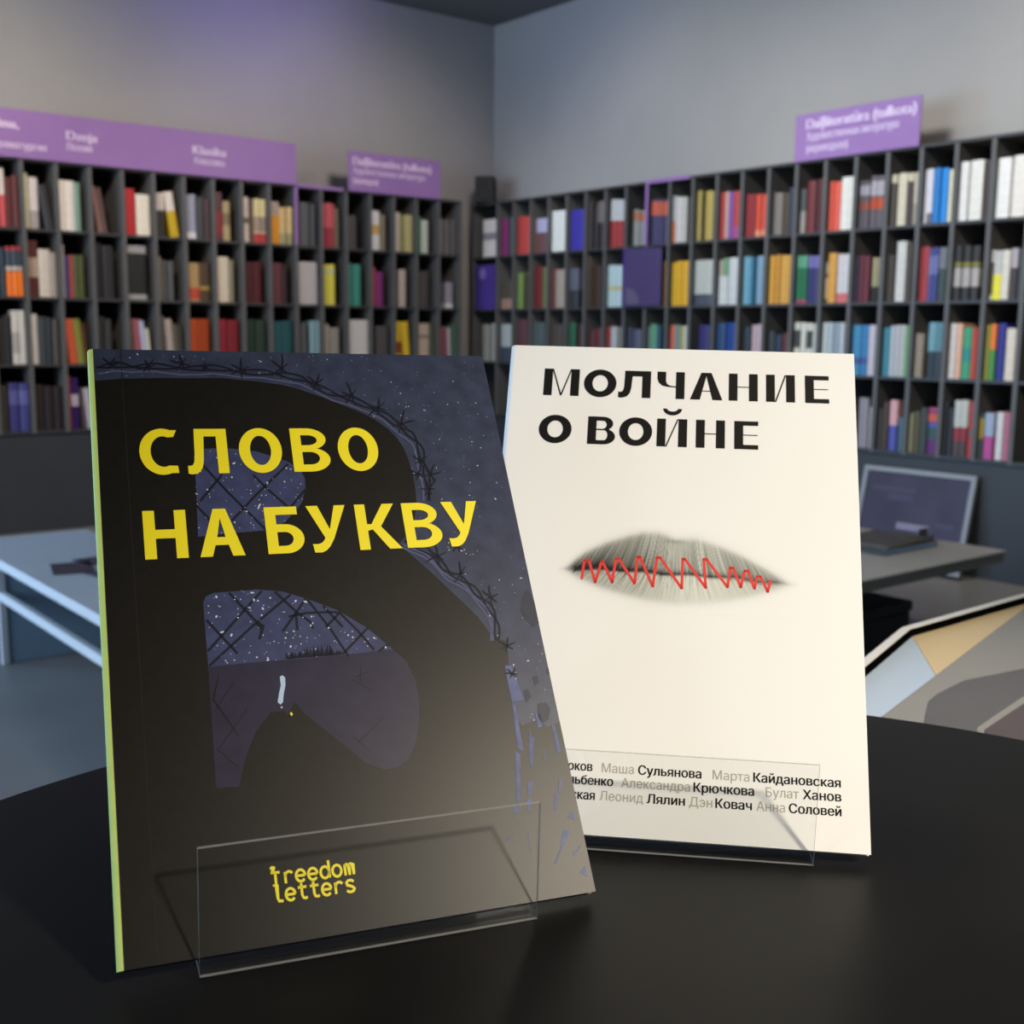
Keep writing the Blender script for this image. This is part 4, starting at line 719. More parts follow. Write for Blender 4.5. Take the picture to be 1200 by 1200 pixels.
WIRES = [[(1.5,202.4),(3.0,202.2),(4.5,202.1),(5.9,202.2),(7.2,202.4),(8.7,202.3),(10.3,202.3),(12.0,202.4),(13.6,202.5),(15.7,203.2),(17.7,203.7),(19.8,204.1),(21.9,204.2),(24.2,203.8),(26.3,203.3),(28.5,202.7),(30.7,202.0),(33.5,201.7),(36.2,201.5),(39.0,201.5),(41.8,201.7),(44.3,201.5),(46.9,201.5),(49.5,201.4),(52.1,201.4),(54.1,201.8),(56.2,202.1),(58.4,202.1),(60.5,202.0),(62.1,201.4),(63.5,200.8),(65.0,200.1),(66.4,199.6),(68.1,198.8),(69.9,198.2),(71.7,197.8),(73.5,197.7),(75.0,197.3),(76.5,196.9),(78.0,196.5),(79.4,195.9),(80.9,195.3),(82.4,194.5),(83.9,193.5),(85.2,192.4),(86.7,191.4),(88.3,190.3),(89.9,189.4),(91.4,188.7),(92.9,187.7),(94.6,186.8),(96.3,186.1),(98.2,185.5),(100.0,185.0),(101.7,184.4),(103.4,183.8),(105.1,182.9),(106.4,181.7),(107.4,180.3),(108.4,178.8),(109.3,177.3),(109.7,176.2),(110.2,175.1),(110.8,174.2),(111.4,173.5),(112.0,172.8),(112.8,172.1),(113.7,171.4),(114.7,170.8),(115.4,169.8),(116.0,168.8),(116.4,167.8),(116.7,166.5),(116.5,165.0),(116.2,163.5),(115.9,162.0),(115.6,160.5),(115.2,158.9),(115.0,157.4),(115.0,155.8),(115.2,154.4),(115.2,152.2),(115.4,150.0),(115.5,147.8),(115.6,145.6)],[(1.6,201.8),(3.0,202.6),(4.4,203.3),(5.8,204.0),(7.4,204.6),(9.1,204.4),(10.7,204.0),(12.2,203.4),(13.6,202.6),(15.7,202.4),(17.7,202.1),(19.8,202.0),(21.8,202.0),(23.9,201.8),(26.2,201.9),(28.4,202.1),(30.7,202.4),(33.6,202.9),(36.4,203.4),(39.2,203.8),(42.1,203.9),(44.7,203.3),(47.1,202.5),(49.5,201.5),(51.9,200.5),(54.0,200.1),(56.1,199.9),(58.2,199.8),(60.3,200.0),(61.8,200.0),(63.4,200.2),(65.1,200.5),(66.8,200.9),(68.7,200.7),(70.6,200.5),(72.4,200.0),(74.2,199.3),(75.5,198.2),(76.5,196.9),(77.5,195.7),(78.6,194.4),(80.0,193.3),(81.4,192.4),(83.0,191.6),(84.6,191.1),(86.5,190.9),(88.4,190.8),(90.3,190.7),(92.3,190.5),(94.1,189.7),(95.7,188.8),(97.3,187.6),(98.7,186.3),(100.0,185.0),(101.2,183.6),(102.5,182.2),(103.8,181.0),(104.9,179.8),(106.1,178.7),(107.5,177.7),(109.0,176.9),(110.1,176.5),(111.1,176.2),(112.1,175.7),(113.1,175.1),(113.8,174.1),(114.2,173.1),(114.4,172.0),(114.6,170.8),(114.5,169.4),(114.4,168.1),(114.5,166.8),(114.6,165.8),(114.7,164.5),(115.0,163.2),(115.5,161.9),(116.1,160.6),(116.5,159.1),(116.9,157.7),(117.1,156.2),(117.1,154.5),(116.7,152.2),(116.1,150.0),(115.5,147.8),(114.7,145.6)],[(103.4,129.6),(105.0,128.2),(106.7,126.9),(108.5,125.7),(110.3,124.8),(111.1,124.3),(112.1,123.7),(113.1,123.1),(114.1,122.5),(115.0,121.9),(115.8,121.2),(116.4,120.4),(116.9,119.5),(117.3,118.5),(117.7,117.5),(118.0,116.4),(118.5,115.4),(119.1,114.6),(119.9,113.9),(120.7,113.4),(121.7,113.0),(122.7,112.5),(123.8,112.1),(124.9,111.6),(125.9,111.0),(126.7,110.3),(127.3,109.4),(127.8,108.5),(128.2,107.4),(128.5,106.3),(128.8,105.1),(129.1,104.0),(129.5,103.1),(129.7,102.2),(130.1,101.1),(130.7,100.2),(131.4,99.2),(131.9,98.1),(132.4,96.9),(132.7,95.7),(132.9,94.5),(132.8,93.2),(132.5,92.0),(132.1,90.7),(131.6,89.5)],[(103.4,129.7),(105.5,129.0),(107.6,128.3),(109.6,127.4),(111.6,126.4),(112.4,125.4),(113.0,124.4),(113.4,123.3),(113.7,122.1),(114.0,121.0),(114.4,120.0),(114.9,119.0),(115.5,118.1),(116.2,117.4),(117.1,116.9),(118.1,116.5),(119.1,116.1),(120.2,115.8),(121.2,115.5),(122.1,115.0),(122.9,114.3),(123.5,113.3),(124.1,112.3),(124.5,111.2),(124.9,110.1),(125.3,109.0),(125.7,108.0),(126.3,107.2),(127.0,106.5),(127.9,105.8),(128.9,105.2),(129.9,104.6),(130.9,103.9),(131.6,102.9),(132.0,101.8),(132.3,100.7),(132.4,99.5),(132.2,98.1),(131.8,96.8),(131.5,95.5),(131.2,94.2),(130.9,93.1),(130.7,91.8),(130.7,90.6),(130.9,89.5)]]
PALE = [[(1.8,199.5),(3.2,199.7),(4.6,200.0),(6.1,200.4),(7.1,200.8),(8.4,200.7),(10.0,200.6),(11.6,200.5),(13.4,200.2),(15.7,200.5),(17.7,200.6),(19.8,200.7),(21.7,200.7),(23.8,200.3),(25.9,200.0),(28.1,199.7),(30.4,199.4),(33.3,199.5),(36.1,199.6),(38.9,199.8),(41.6,200.1),(43.9,199.8),(46.4,199.5),(48.9,199.1),(51.6,198.6),(53.9,198.6),(56.0,198.6),(58.1,198.5),(60.1,198.4),(61.4,198.0),(63.0,197.7),(64.5,197.5),(65.9,197.3),(67.5,197.0),(69.3,196.6),(71.2,196.3),(72.8,196.0),(74.0,195.5),(75.3,194.8),(76.6,193.9),(77.9,193.0),(79.4,192.1),(80.8,191.1),(82.3,190.2),(83.8,189.2),(85.6,188.4),(87.3,187.8),(89.1,187.3),(90.6,186.9),(92.0,186.2),(93.7,185.4),(95.4,184.5),(97.1,183.7),(98.7,182.8),(100.2,181.9),(101.7,180.9),(103.1,179.9),(104.0,178.7),(105.1,177.4),(106.2,176.1),(107.4,174.9),(108.0,174.1),(108.7,173.4),(109.5,172.8),(110.2,172.4),(110.7,171.8),(111.4,171.0),(112.1,170.2),(112.6,169.5),(112.9,168.6),(113.1,167.4),(113.3,166.3),(113.4,165.3),(113.3,164.1),(113.2,162.7),(113.2,161.3),(113.2,160.0),(113.3,158.6),(113.4,157.1),(113.5,155.6),(113.7,154.3),(113.7,152.2),(113.6,150.0),(113.4,147.7),(113.1,145.5)],[(101.9,127.2),(103.7,126.1),(105.5,125.0),(107.4,124.0),(109.1,123.2),(109.5,122.9),(110.3,122.1),(111.1,121.4),(111.9,120.6),(112.6,119.7),(113.2,118.9),(113.8,118.0),(114.4,117.0),(114.9,116.1),(115.5,115.2),(116.0,114.4),(116.8,113.5),(117.7,112.8),(118.5,112.3),(119.4,111.8),(120.2,111.4),(121.0,110.9),(121.9,110.2),(122.8,109.5),(123.5,108.8),(124.1,108.0),(124.7,107.1),(125.2,106.2),(125.6,105.3),(126.1,104.3),(126.6,103.4),(127.2,102.4),(127.6,102.0),(127.8,101.5),(128.2,100.4),(128.7,99.4),(129.2,98.6),(129.4,97.6),(129.6,96.4),(129.7,95.2),(129.7,94.1),(129.5,93.0),(129.3,91.8),(129.0,90.5),(128.7,89.3)],[(102.5,128.2),(104.4,127.2),(106.3,126.3),(108.3,125.3),(110.0,124.4),(110.6,123.8),(111.3,123.0),(111.9,122.1),(112.5,121.1),(113.1,120.2),(113.6,119.2),(114.2,118.3),(114.8,117.4),(115.4,116.6),(116.1,115.9),(116.9,115.3),(117.7,114.6),(118.7,114.0),(119.6,113.5),(120.4,113.0),(121.2,112.5),(121.9,111.8),(122.7,111.0),(123.3,110.1),(124.0,109.2),(124.5,108.3),(125.0,107.4),(125.6,106.5),(126.2,105.8),(126.8,104.9),(127.5,104.1),(128.3,103.3),(128.9,102.8),(129.3,102.0),(129.7,101.0),(130.0,99.9),(130.3,98.9),(130.4,97.8),(130.3,96.5),(130.3,95.3),(130.2,94.1),(130.0,93.0),(129.8,91.8),(129.7,90.6),(129.6,89.4)]]
THORNS = [[(4.6,203.4),(6.4,203.6),(8.0,203.6),(9.0,203.8)],[(5.5,201.6),(6.4,203.6),(7.3,205.2),(7.8,206.3)],[(8.4,201.6),(6.4,203.6),(4.7,205.1),(3.7,206.4)],[(17.3,200.4),(18.9,202.7),(20.3,204.6),(21.1,206.0)],[(19.4,200.6),(18.9,202.7),(18.5,204.6),(18.1,205.7)],[(21.5,203.4),(18.9,202.7),(16.7,201.9),(15.1,201.7)],[(31.4,201.7),(30.9,204.4),(30.5,206.7),(30.1,208.2)],[(33.7,203.4),(30.9,204.4),(28.4,205.0),(26.8,205.8)],[(32.4,206.5),(30.9,204.4),(29.6,202.5),(28.7,201.4)],[(37.3,201.4),(38.9,202.7),(40.3,203.6),(41.1,204.5)],[(38.7,200.9),(38.9,202.7),(38.9,204.1),(39.1,205.1)],[(40.6,201.9),(38.9,202.7),(37.5,203.4),(36.5,203.7)],[(51.8,198.0),(52.0,201.8),(52.0,205.0),(52.4,207.2)],[(54.5,200.0),(52.0,201.8),(50.0,203.4),(48.5,204.3)],[(54.9,203.2),(52.0,201.8),(49.6,200.8),(48.0,199.8)],[(66.4,198.2),(66.9,202.7),(67.8,206.6),(67.7,209.3)],[(69.4,200.2),(66.9,202.7),(64.9,205.0),(63.4,206.3)],[(69.8,205.1),(66.9,202.7),(64.4,200.9),(62.8,199.4)],[(76.9,194.6),(79.0,196.1),(80.9,197.4),(82.1,198.3)],[(77.7,192.9),(79.0,196.1),(80.3,198.8),(80.9,200.7)],[(80.9,193.6),(79.0,196.1),(77.5,198.3),(76.3,199.6)],[(92.9,186.8),(92.1,190.9),(91.7,194.5),(90.8,196.8)],[(94.5,189.7),(92.1,190.9),(89.9,191.8),(88.6,192.6)],[(94.1,193.5),(92.1,190.9),(90.3,188.8),(89.2,187.2)],[(101.0,182.5),(101.6,185.6),(102.4,188.3),(102.5,190.1)],[(104.6,184.4),(101.6,185.6),(98.9,186.4),(97.4,187.4)],[(104.6,188.2),(101.6,185.6),(98.9,183.7),(97.4,182.0)],[(105.5,177.4),(109.6,178.5),(113.0,179.6),(115.4,180.0)],[(108.0,174.2),(109.6,178.5),(110.8,182.2),(111.8,184.7)],[(111.8,176.8),(109.6,178.5),(107.8,180.1),(106.4,180.9)],[(112.2,161.1),(114.4,162.5),(116.3,163.6),(117.5,164.4)],[(114.7,159.8),(114.4,162.5),(114.4,164.9),(113.9,166.4)],[(116.0,160.9),(114.4,162.5),(112.9,163.7),(112.1,164.8)],[(111.8,154.3),(112.8,156.7),(113.8,158.7),(114.1,160.2)],[(114.8,155.5),(112.8,156.7),(111.1,157.9),(109.9,158.5)],[(114.8,157.0),(112.8,156.7),(111.0,156.6),(109.9,156.4)],[(114.9,155.9),(117.8,156.6),(120.3,156.9),(121.9,157.7)],[(116.2,153.5),(117.8,156.6),(118.8,159.4),(120.0,161.0)],[(118.9,153.3),(117.8,156.6),(116.6,159.4),(116.1,161.4)],[(113.9,147.7),(116.1,150.5),(118.0,152.9),(119.2,154.6)],[(116.6,148.0),(116.1,150.5),(115.9,152.7),(115.3,154.0)],[(118.3,150.4),(116.1,150.5),(114.1,150.4),(112.9,150.7)],[(114.9,119.8),(114.7,123.0),(114.8,125.8),(114.4,127.6)],[(116.8,121.4),(114.7,123.0),(113.1,124.6),(111.8,125.3)],[(118.3,124.6),(114.7,123.0),(111.6,121.9),(109.7,120.7)],[(122.1,112.5),(122.2,115.9),(122.4,118.8),(122.5,120.7)],[(124.9,115.9),(122.2,115.9),(120.0,115.6),(118.5,115.8)],[(124.5,118.4),(122.2,115.9),(120.4,113.6),(119.0,112.3)],[(129.7,105.1),(131.9,105.9),(133.8,106.5),(135.0,107.0)],[(131.5,102.6),(131.9,105.9),(131.8,108.7),(132.3,110.7)],[(133.8,103.8),(131.9,105.9),(130.1,107.5),(129.1,108.8)],[(132.0,86.2),(134.4,87.0),(136.4,87.7),(137.8,88.2)],[(133.7,84.8),(134.4,87.0),(135.0,88.9),(135.3,90.2)],[(136.4,85.7),(134.4,87.0),(132.8,88.4),(131.5,89.0)],[(123.4,124.4),(122.9,126.7),(122.4,128.7),(122.1,130.0)],[(124.6,125.3),(122.9,126.7),(121.6,128.1),(120.5,128.7)],[(124.4,128.4),(122.9,126.7),(121.4,125.4),(120.7,124.4)],[(133.0,75.1),(134.2,76.5),(135.2,77.7),(135.8,78.5)],[(135.4,75.1),(134.2,76.5),(133.3,77.8),(132.5,78.6)],[(136.1,76.2),(134.2,76.5),(132.6,77.0),(131.4,76.9)]]
FLAKES = [[(129.9,49.3),(131.5,48.0),(128.2,33.0),(126.7,31.3)],[(136.6,57.2),(136.7,53.6),(137.6,53.0),(134.8,42.7),(134.2,45.9)],[(132.3,38.5),(133.8,38.1),(132.3,33.3),(131.3,34.3)],[(130.8,32.7),(132.2,32.5),(130.8,28.4),(129.9,29.4)],[(145.0,57.3),(146.3,56.5),(146.5,47.5),(145.0,46.5)],[(139.8,62.0),(141.8,61.2),(141.4,56.6),(139.7,56.5)],[(141.0,33.4),(142.4,33.4),(140.3,27.6),(139.6,28.0)],[(143.6,37.9),(144.7,37.8),(142.8,33.1),(142.3,33.7)],[(143.8,25.1),(146.4,27.1),(146.1,23.6)],[(141.3,20.9),(143.5,20.6),(140.8,16.2),(138.9,15.5)],[(139.3,15.5),(139.9,15.4),(136.1,10.4),(135.8,11.0)],[(143.1,12.9),(146.6,15.6),(145.1,13.6),(143.3,12.1)],[(144.1,6.7),(146.6,8.6),(146.3,5.1)],[(128.7,22.1),(129.1,20.6),(128.6,15.3),(128.2,17.0)],[(119.7,19.8),(122.3,22.0),(121.8,20.2)],[(140.2,48.2),(140.7,48.2),(139.9,44.8),(139.5,45.3)],[(132.1,66.3),(133.2,65.2),(132.8,49.0),(130.9,50.2)],[(132.2,79.8),(134.8,79.6),(136.5,66.9),(132.1,66.3),(132.0,73.6)],[(124.9,30.6),(127.7,30.7),(126.7,28.4),(125.6,29.0)]]
BLOBS = [[(141.5,64.9),(144.3,65.6),(145.9,62.9),(144.3,58.9),(141.5,57.7),(140.6,60.8)],[(141.6,74.8),(143.7,75.1),(143.6,72.5),(141.8,71.6)],[(147.5,77.5),(149.2,77.9),(149.0,75.4),(147.4,75.1)],[(137.1,70.0),(138.9,70.8),(139.7,67.6),(137.4,65.8)],[(144.0,105.1),(146.7,108.3),(147.9,104.2),(149.6,99.7),(149.3,95.4),(146.2,93.3),(143.5,96.5),(142.4,100.5)]]
TUFT = [[(56.0,88.5),(56.2,91.0),(57.2,88.4)],[(56.7,88.5),(58.0,90.9),(57.9,88.4)],[(57.4,88.5),(58.4,91.0),(58.6,88.4)],[(58.1,88.6),(58.5,91.0),(59.3,88.4)],[(58.8,88.6),(59.4,90.8),(60.0,88.5)],[(59.5,88.6),(60.8,91.0),(60.7,88.5)],[(60.2,88.6),(61.1,90.6),(61.4,88.5)],[(60.9,88.6),(61.0,91.2),(62.1,88.5)],[(61.6,88.6),(62.6,92.2),(62.8,88.5)],[(62.3,88.6),(63.6,92.7),(63.5,88.5)],[(63.0,88.6),(63.7,91.3),(64.2,88.5)],[(63.7,88.6),(64.8,92.6),(64.9,88.5)],[(64.4,88.6),(65.9,91.0),(65.6,88.5)],[(65.1,88.6),(65.5,92.7),(66.3,88.5)],[(65.8,88.6),(66.6,92.2),(67.0,88.5)],[(66.5,88.6),(67.3,92.6),(67.7,88.5)],[(67.2,88.6),(68.2,91.5),(68.4,88.5)],[(67.9,88.6),(68.4,93.0),(69.1,88.5)],[(68.6,88.6),(69.8,91.3),(69.9,88.5)],[(69.3,88.6),(70.5,92.8),(70.6,88.5)],[(70.0,88.6),(71.7,91.9),(71.3,88.5)],[(70.7,88.6),(71.1,92.7),(72.0,88.5)],[(71.4,88.6),(71.9,91.1),(72.7,88.5)],[(72.2,88.6),(73.6,90.5),(73.4,88.5)],[(72.9,88.6),(74.3,90.6),(74.1,88.5)],[(73.6,88.6),(75.1,90.3),(74.9,88.5)]]
CANDLE = [(53.4,82.7),(54.3,83.0),(55.1,82.2),(54.9,79.6),(53.9,76.2),(53.5,73.9),(52.6,73.2),(51.8,74.1),(52.6,77.2),(53.4,79.7)]
DOTS = [[(55.3,70.0),(55.9,70.4),(56.2,69.5),(55.7,69.0)],[(52.6,72.6),(53.2,72.5),(53.1,71.9),(52.6,72.0)]]
ZIG = [(34.5,97.9),(35.2,105.7),(36.9,105.9),(39.9,96.6),(42.2,105.8),(46.6,96.9),(47.7,107.0),(48.7,107.0),(55.4,96.9),(56.1,108.1),(57.1,108.1),(62.5,96.0),(63.8,108.2),(65.0,108.2),(73.8,95.8),(73.9,108.0),(74.7,108.1),(83.1,96.5),(82.1,108.4),(83.2,108.3),(91.5,97.2),(92.4,105.2),(93.5,105.3),(96.6,97.4),(98.0,104.2),(99.3,104.3),(101.8,97.1),(102.9,102.2),(104.2,102.2),(106.9,96.1),(108.0,100.7)]
def mm(pts): return [(x/1000, y/1000) for x, y in pts]
def V3(a): return Vector(a)

def bframe(d):
    O, u, v, n, W, H = d
    return frame_matrix(V3(O)+Vector((0, 0, HC)), V3(u), V3(v), V3(n)), W, H

def book_body(parent, W, H, T_, mcover, mspine, mpage, bulge):
    """cover boards, rounded spine and page block; front face lies in z = 0"""
    bm = bmesh.new()
    e = 0.0006
    # front board with a tiny rounded edge
    add_box(bm, 0.0006, W, 0, H, -e, 0); add_box(bm, 0.0006, W, 0, H, -T_, -T_+e)
    put('cover', bm_mesh(bm, 'cover'), mcover, parent)
    bm = bmesh.new(); n = 12; A = []; B = []
    for i in range(n+1):
        a = math.pi*i/n
        x = 0.0006-bulge*math.sin(a); z = -T_/2+T_/2*math.cos(a)
        A.append(bm.verts.new((x, 0, z))); B.append(bm.verts.new((x, H, z)))
    for i in range(n): bm.faces.new((A[i], A[i+1], B[i+1], B[i]))
    bm.faces.new(A); bm.faces.new(B); bm.faces.new((A[0], B[0], B[-1], A[-1]))
    put('spine', bm_mesh(bm, 'spine'), mspine, parent)
    bm = bmesh.new(); add_box(bm, 0.0008, W-0.0004, 0.0003, H-0.0003, -T_+e+0.00005, -e-0.00005)
    put('page_block', bm_mesh(bm, 'page_block'), mpage, parent)

def stand(base_l, base_r, hgt, Mb, T_, label):
    """one bent acrylic sheet: upright lip, flat base, sloping back rest and rear prop"""
    bl, br = V3(base_l)+Vector((0, 0, HC)), V3(base_r)+Vector((0, 0, HC))
    xd = (br-bl); Lw = xd.length; xd.normalize(); xd = Vector((xd.x, xd.y, (Mb.to_3x3() @ Vector((1, 0, 0))).z)).normalized()
    zd = Vector((0, 0, 1)); yd = zd.cross(xd).normalized(); zd = xd.cross(yd)           # y points away from the camera
    Ms = frame_matrix(Vector((br.x, br.y, TZH+0.0003)) - xd*Lw, xd, yd, zd)
    near = min((Ms.inverted() @ (Mb @ Vector((x, 0, 0.0006)))).y for x in (0, 0.14))
    if near < 0.0006: Ms = Matrix.Translation(Ms.to_3x3() @ Vector((0, near-0.0006, 0))) @ Ms
    t = thing('book_stand', label, 'book stand', Ms)
    th = 0.0014
    inv = Ms.inverted()
    # back plane of the book in stand space (y, z section)
    n_ = Mb.to_3x3() @ Vector((0, 0, 1)); v_ = Mb.to_3x3() @ Vector((0, 1, 0))
    P0 = inv @ (Mb @ Vector((0.07, 0, -T_-0.0010)))
    d_ = inv.to_3x3() @ v_; d_ = Vector((0, d_.y, d_.z)).normalized()
    nb = Vector((0, d_.z, -d_.y))                        # away from the book
    P0 = Vector((0, P0.y, P0.z)); P0 = P0 - d_*((P0.z-th-0.0003)/d_.z)
    yb = P0.y
    def sheet(name, y0, z0, y1, z1, off, ends=(1, 3)):
        """rectangular sheet from (y0,z0) to (y1,z1), thickness along off"""
        bm = bmesh.new(); c = []
        for x in (0, Lw):
            c.append([bm.verts.new((x, y0, z0)), bm.verts.new((x, y1, z1)), bm.verts.new((x, y1+off[0], z1+off[1])), bm.verts.new((x, y0+off[0], z0+off[1]))])
        for i in range(4):
            f = bm.faces.new((c[0][i], c[0][(i+1) % 4], c[1][(i+1) % 4], c[1][i])); f.material_index = 1 if i in ends else 0
        for k_ in c:
            f = bm.faces.new(k_); f.material_index = 1
        put(name, bm_mesh(bm, name), [m_acr, m_edge], t)
    sheet('front_lip', 0, 0, 0, hgt, (-th, 0))
    sheet('base', 0.0001, 0, yb+th*2, 0, (0, th), (1,))
    rest_h = 0.115
    P1 = P0 + d_*rest_h
    sheet('back_rest', P0.y, P0.z+0.0001, P1.y, P1.z, (nb.y*th, nb.z*th))
    sheet('rear_prop', P1.y+nb.y*th+0.0005, 0, P1.y+nb.y*th+0.0005, P1.z-0.001, (th, 0))
    return t

# ---------------- dark book
MD, WD, HD = bframe(DARK); TD = 0.0046
m_navy = mat('navy_print', lin('2f364e'), 0.36, spec=0.15, noise=0.22, scale=150)
m_navyl = mat('blue_print', lin('363d62'), 0.36, spec=0.15, noise=0.22, scale=150)
m_plum = mat('plum_print', lin('25233a'), 0.36, spec=0.15, noise=0.2, scale=120)
m_ink = mat('soot_print', lin('131210'), 0.36, spec=0.15, noise=0.18, scale=260)
m_line = mat('line_ink', lin('171a28'), 0.42, spec=0.1)
m_paleline = mat('pale_line_ink', lin('4c5274'), 0.45, spec=0.1)
m_flake = mat('blue_flake_ink', lin('565e86'), 0.45, spec=0.1, noise=0.2, scale=200)
m_yellow = mat('yellow_ink', (0.78, 0.68, 0.004), 0.45, spec=0.3)
m_lime = mat('lime_card', lin('bcd070'), 0.6, spec=0.2, noise=0.04, scale=200)
m_speck = mat('white_speck_ink', lin('b4bcd0'), 0.5)
m_page = mat('book_paper', (0.72, 0.70, 0.64), 0.7)
db = thing('paperback_book', 'dark paperback with yellow title and barbed wire drawing', 'book', MD)
book_body(db, WD, HD, TD, m_navy, m_lime, m_page, 0.0019)
# printed layers, each a hair above the last
def clip_loop(lp):            # Sutherland-Hodgman to the cover
    for ax, lim, sg in ((0, 0.0008, 1), (0, WD, -1), (1, 0.0, 1), (1, HD, -1)):
        res = []
        for i in range(len(lp)):
            a, b = lp[i-1], lp[i]; da, db_ = sg*(a[ax]-lim), sg*(b[ax]-lim)
            if (da >= 0) != (db_ >= 0):
                k = da/(da-db_); res.append((a[0]+(b[0]-a[0])*k, a[1]+(b[1]-a[1])*k))
            if db_ >= 0: res.append(b)
        lp = res
        if not lp: return lp
    return lp
LZ = 0.00004
flat_put('letter_silhouette', fill_mesh([[clip_loop(mm(SIL))]], LZ), m_ink, db)
bm = bmesh.new(); add_box(bm, 0.0098, 0.0101, 0, HD, LZ*1.5, LZ*2)
put('hinge_crease', bm_mesh(bm, 'hinge_crease'), mat('crease_ink', lin('201f20'), 0.4, spec=0.11), db)
flat_put('blue_window', fill_mesh([[mm(CU)], [mm(CL)]], LZ*2), m_navyl, db)
flat_put('plum_window', fill_mesh([[mm(PU)]], LZ*2), m_plum, db)
flat_put('grass_tuft', fill_mesh([[clip_loop(mm(q))] for q in TUFT], LZ*3.4), m_line, db)
bm = bmesh.new()
for q in FENCE: add_stroke(bm, mm(q), 0.00085, LZ*3)
flat_put('fence_lattice', bm, m_line, db)
flat_put('dark_smudges', fill_mesh([[clip_loop(mm(q))] for q in BLOBS], LZ*3), mat('smudge_ink', lin('252a3c'), 0.42, spec=0.15, noise=0.2, scale=150), db)
bm = bmesh.new()
for q in FENCE2: add_stroke(bm, mm(q), 0.0006, LZ*3, True)
flat_put('faint_twigs', bm, m_ink, db)
bm = bmesh.new()
for q in PALE: add_stroke(bm, mm(q), 0.0007, LZ*3)
flat_put('pale_wire', bm, m_paleline, db)
bm = bmesh.new()
for q in WIRES: add_stroke(bm, mm(q), 0.0007, LZ*4)
for q in THORNS: add_stroke(bm, mm(q), 0.00075, LZ*4.5, True)
flat_put('barbed_wire', bm, m_line, db)
flat_put('blue_flakes', fill_mesh([[clip_loop(mm(q))] for q in FLAKES if clip_loop(mm(q))], LZ*3), m_flake, db)
sil, cu, cl, pu = mm(SIL), mm(CU), mm(CL), mm(PU)
rs = random.Random(3); bm = bmesh.new(); n = 0
while n < 420:
    q = (rs.uniform(0.002, WD-0.001), rs.uniform(0.03, HD-0.001))
    inw = inside(q, cu) or inside(q, cl)
    if inside(q, sil) and not inw: continue
    if not inw and rs.random() > 0.35: continue
    r = rs.choice((0.00011, 0.00014, 0.00014, 0.0002, 0.0003)) * (1.15 if inw else 0.8); a = rs.uniform(0, 3); k = rs.uniform(1, 2.4) if rs.random() < .3 else 1
    vs_ = [bm.verts.new((q[0]+r*k*math.cos(b)*math.cos(a)-r*math.sin(b)*math.sin(a), q[1]+r*k*math.cos(b)*math.sin(a)+r*math.sin(b)*math.cos(a), LZ*3.5)) for b in (0, 1.26, 2.5, 3.8, 5.03)]
    bm.faces.new(vs_); n += 1
flat_put('star_specks', bm, m_speck, db)
flat_put('candle_mark', fill_mesh([[mm(CANDLE)], [mm(DOTS[1])]], LZ*4), mat('candle_ink', lin('9cb4d8'), 0.5), db)
# title, drawn letter by letter in millimetres: cap height 18
def arc(cx, cy, rx, ry, a0, a1, n=28):
    return [(cx+rx*math.cos(math.radians(a0+(a1-a0)*i/n)), cy+ry*math.sin(math.radians(a0+(a1-a0)*i/n))) for i in range(n+1)]
def G_O(w, h=18.4, s=3.9): return [[ring(w/2, h/2-.2, w/2, h/2, 48), ring(w/2, h/2-.2, w/2-s, h/2-s*.82, 48)]]
def G_C(w, h=18.4, s=3.7):
    o = arc(w*.60, h/2-.2, w*.60, h/2, 62, 298, 36); i = arc(w*.62, h/2-.2, w*.62-s, h/2-s*.84, 292, 68, 32)
    return [[[(w, h*.985-.6), *o[1:-1], (w, .45), (w-.3, 3.3), *i, (w-1.2, h-3.6)]]]
def G_L(w, h=18):
    return [[[(w, 0), (w, h), (2.9, h), (2.5, 7), (2.2, 4.6), (1.6, 3.4), (.6, 3.1), (0, 3.2), (0, .1), (1.2, -.25), (2.8, 0), (4.1, .9), (5.0, 2.6), (5.5, 5.2), (6.1, h-3.1), (w-3.7, h-3.1), (w-3.7, 0)]]]
def G_V(w, h=18):
    o = [(0, 0), (0, h), (5.6, h)] + arc(5.8, h-4.6, w-6.6, 4.6, 85, -55, 14) + arc(6.2, 4.95, w-6.2, 5.0, 68, -88, 18)
    a = [(3.7, h-2.9), (3.7, 10.9), (6.0, 10.9)] + arc(6.1, h-5.0, w-10.2, 2.1, -80, 85, 10)
    b = [(3.7, 8.1), (3.7, 2.9), (6.4, 2.9)] + arc(6.5, 5.5, w-10.3, 2.6, -82, 85, 10)
    return [[o, a, b]]
def G_N(w, h=18): return [[[(0, 0), (0, h), (3.8, h), (3.8, 10.8), (w-3.8, 10.8), (w-3.8, h), (w, h), (w, 0), (w-3.8, 0), (w-3.8, 7.5), (3.8, 7.5), (3.8, 0)]]]
def G_A(w, h=18): return [[[(0, 0), (5.4, h), (w-5.4, h), (w, 0), (w-4.1, 0), (w-5.3, 4.2), (5.3, 4.2), (4.1, 0)], [(6.1, 7.2), (w-6.1, 7.2), (w/2, h-3.6)]]]
def G_B(w, h=18):
    o = [(0, 0), (0, h), (w-1.6, h), (w-1.6, h-3.1), (3.8, h-3.1), (3.8, 11.2), (6.0, 11.2)] + arc(6.6, 5.6, w-6.6, 5.6, 82, -88, 20)
    b = [(3.8, 8.2), (3.8, 2.9), (6.2, 2.9)] + arc(6.4, 5.55, w-10.2, 2.65, -82, 85, 10)
    return [[o, b]]
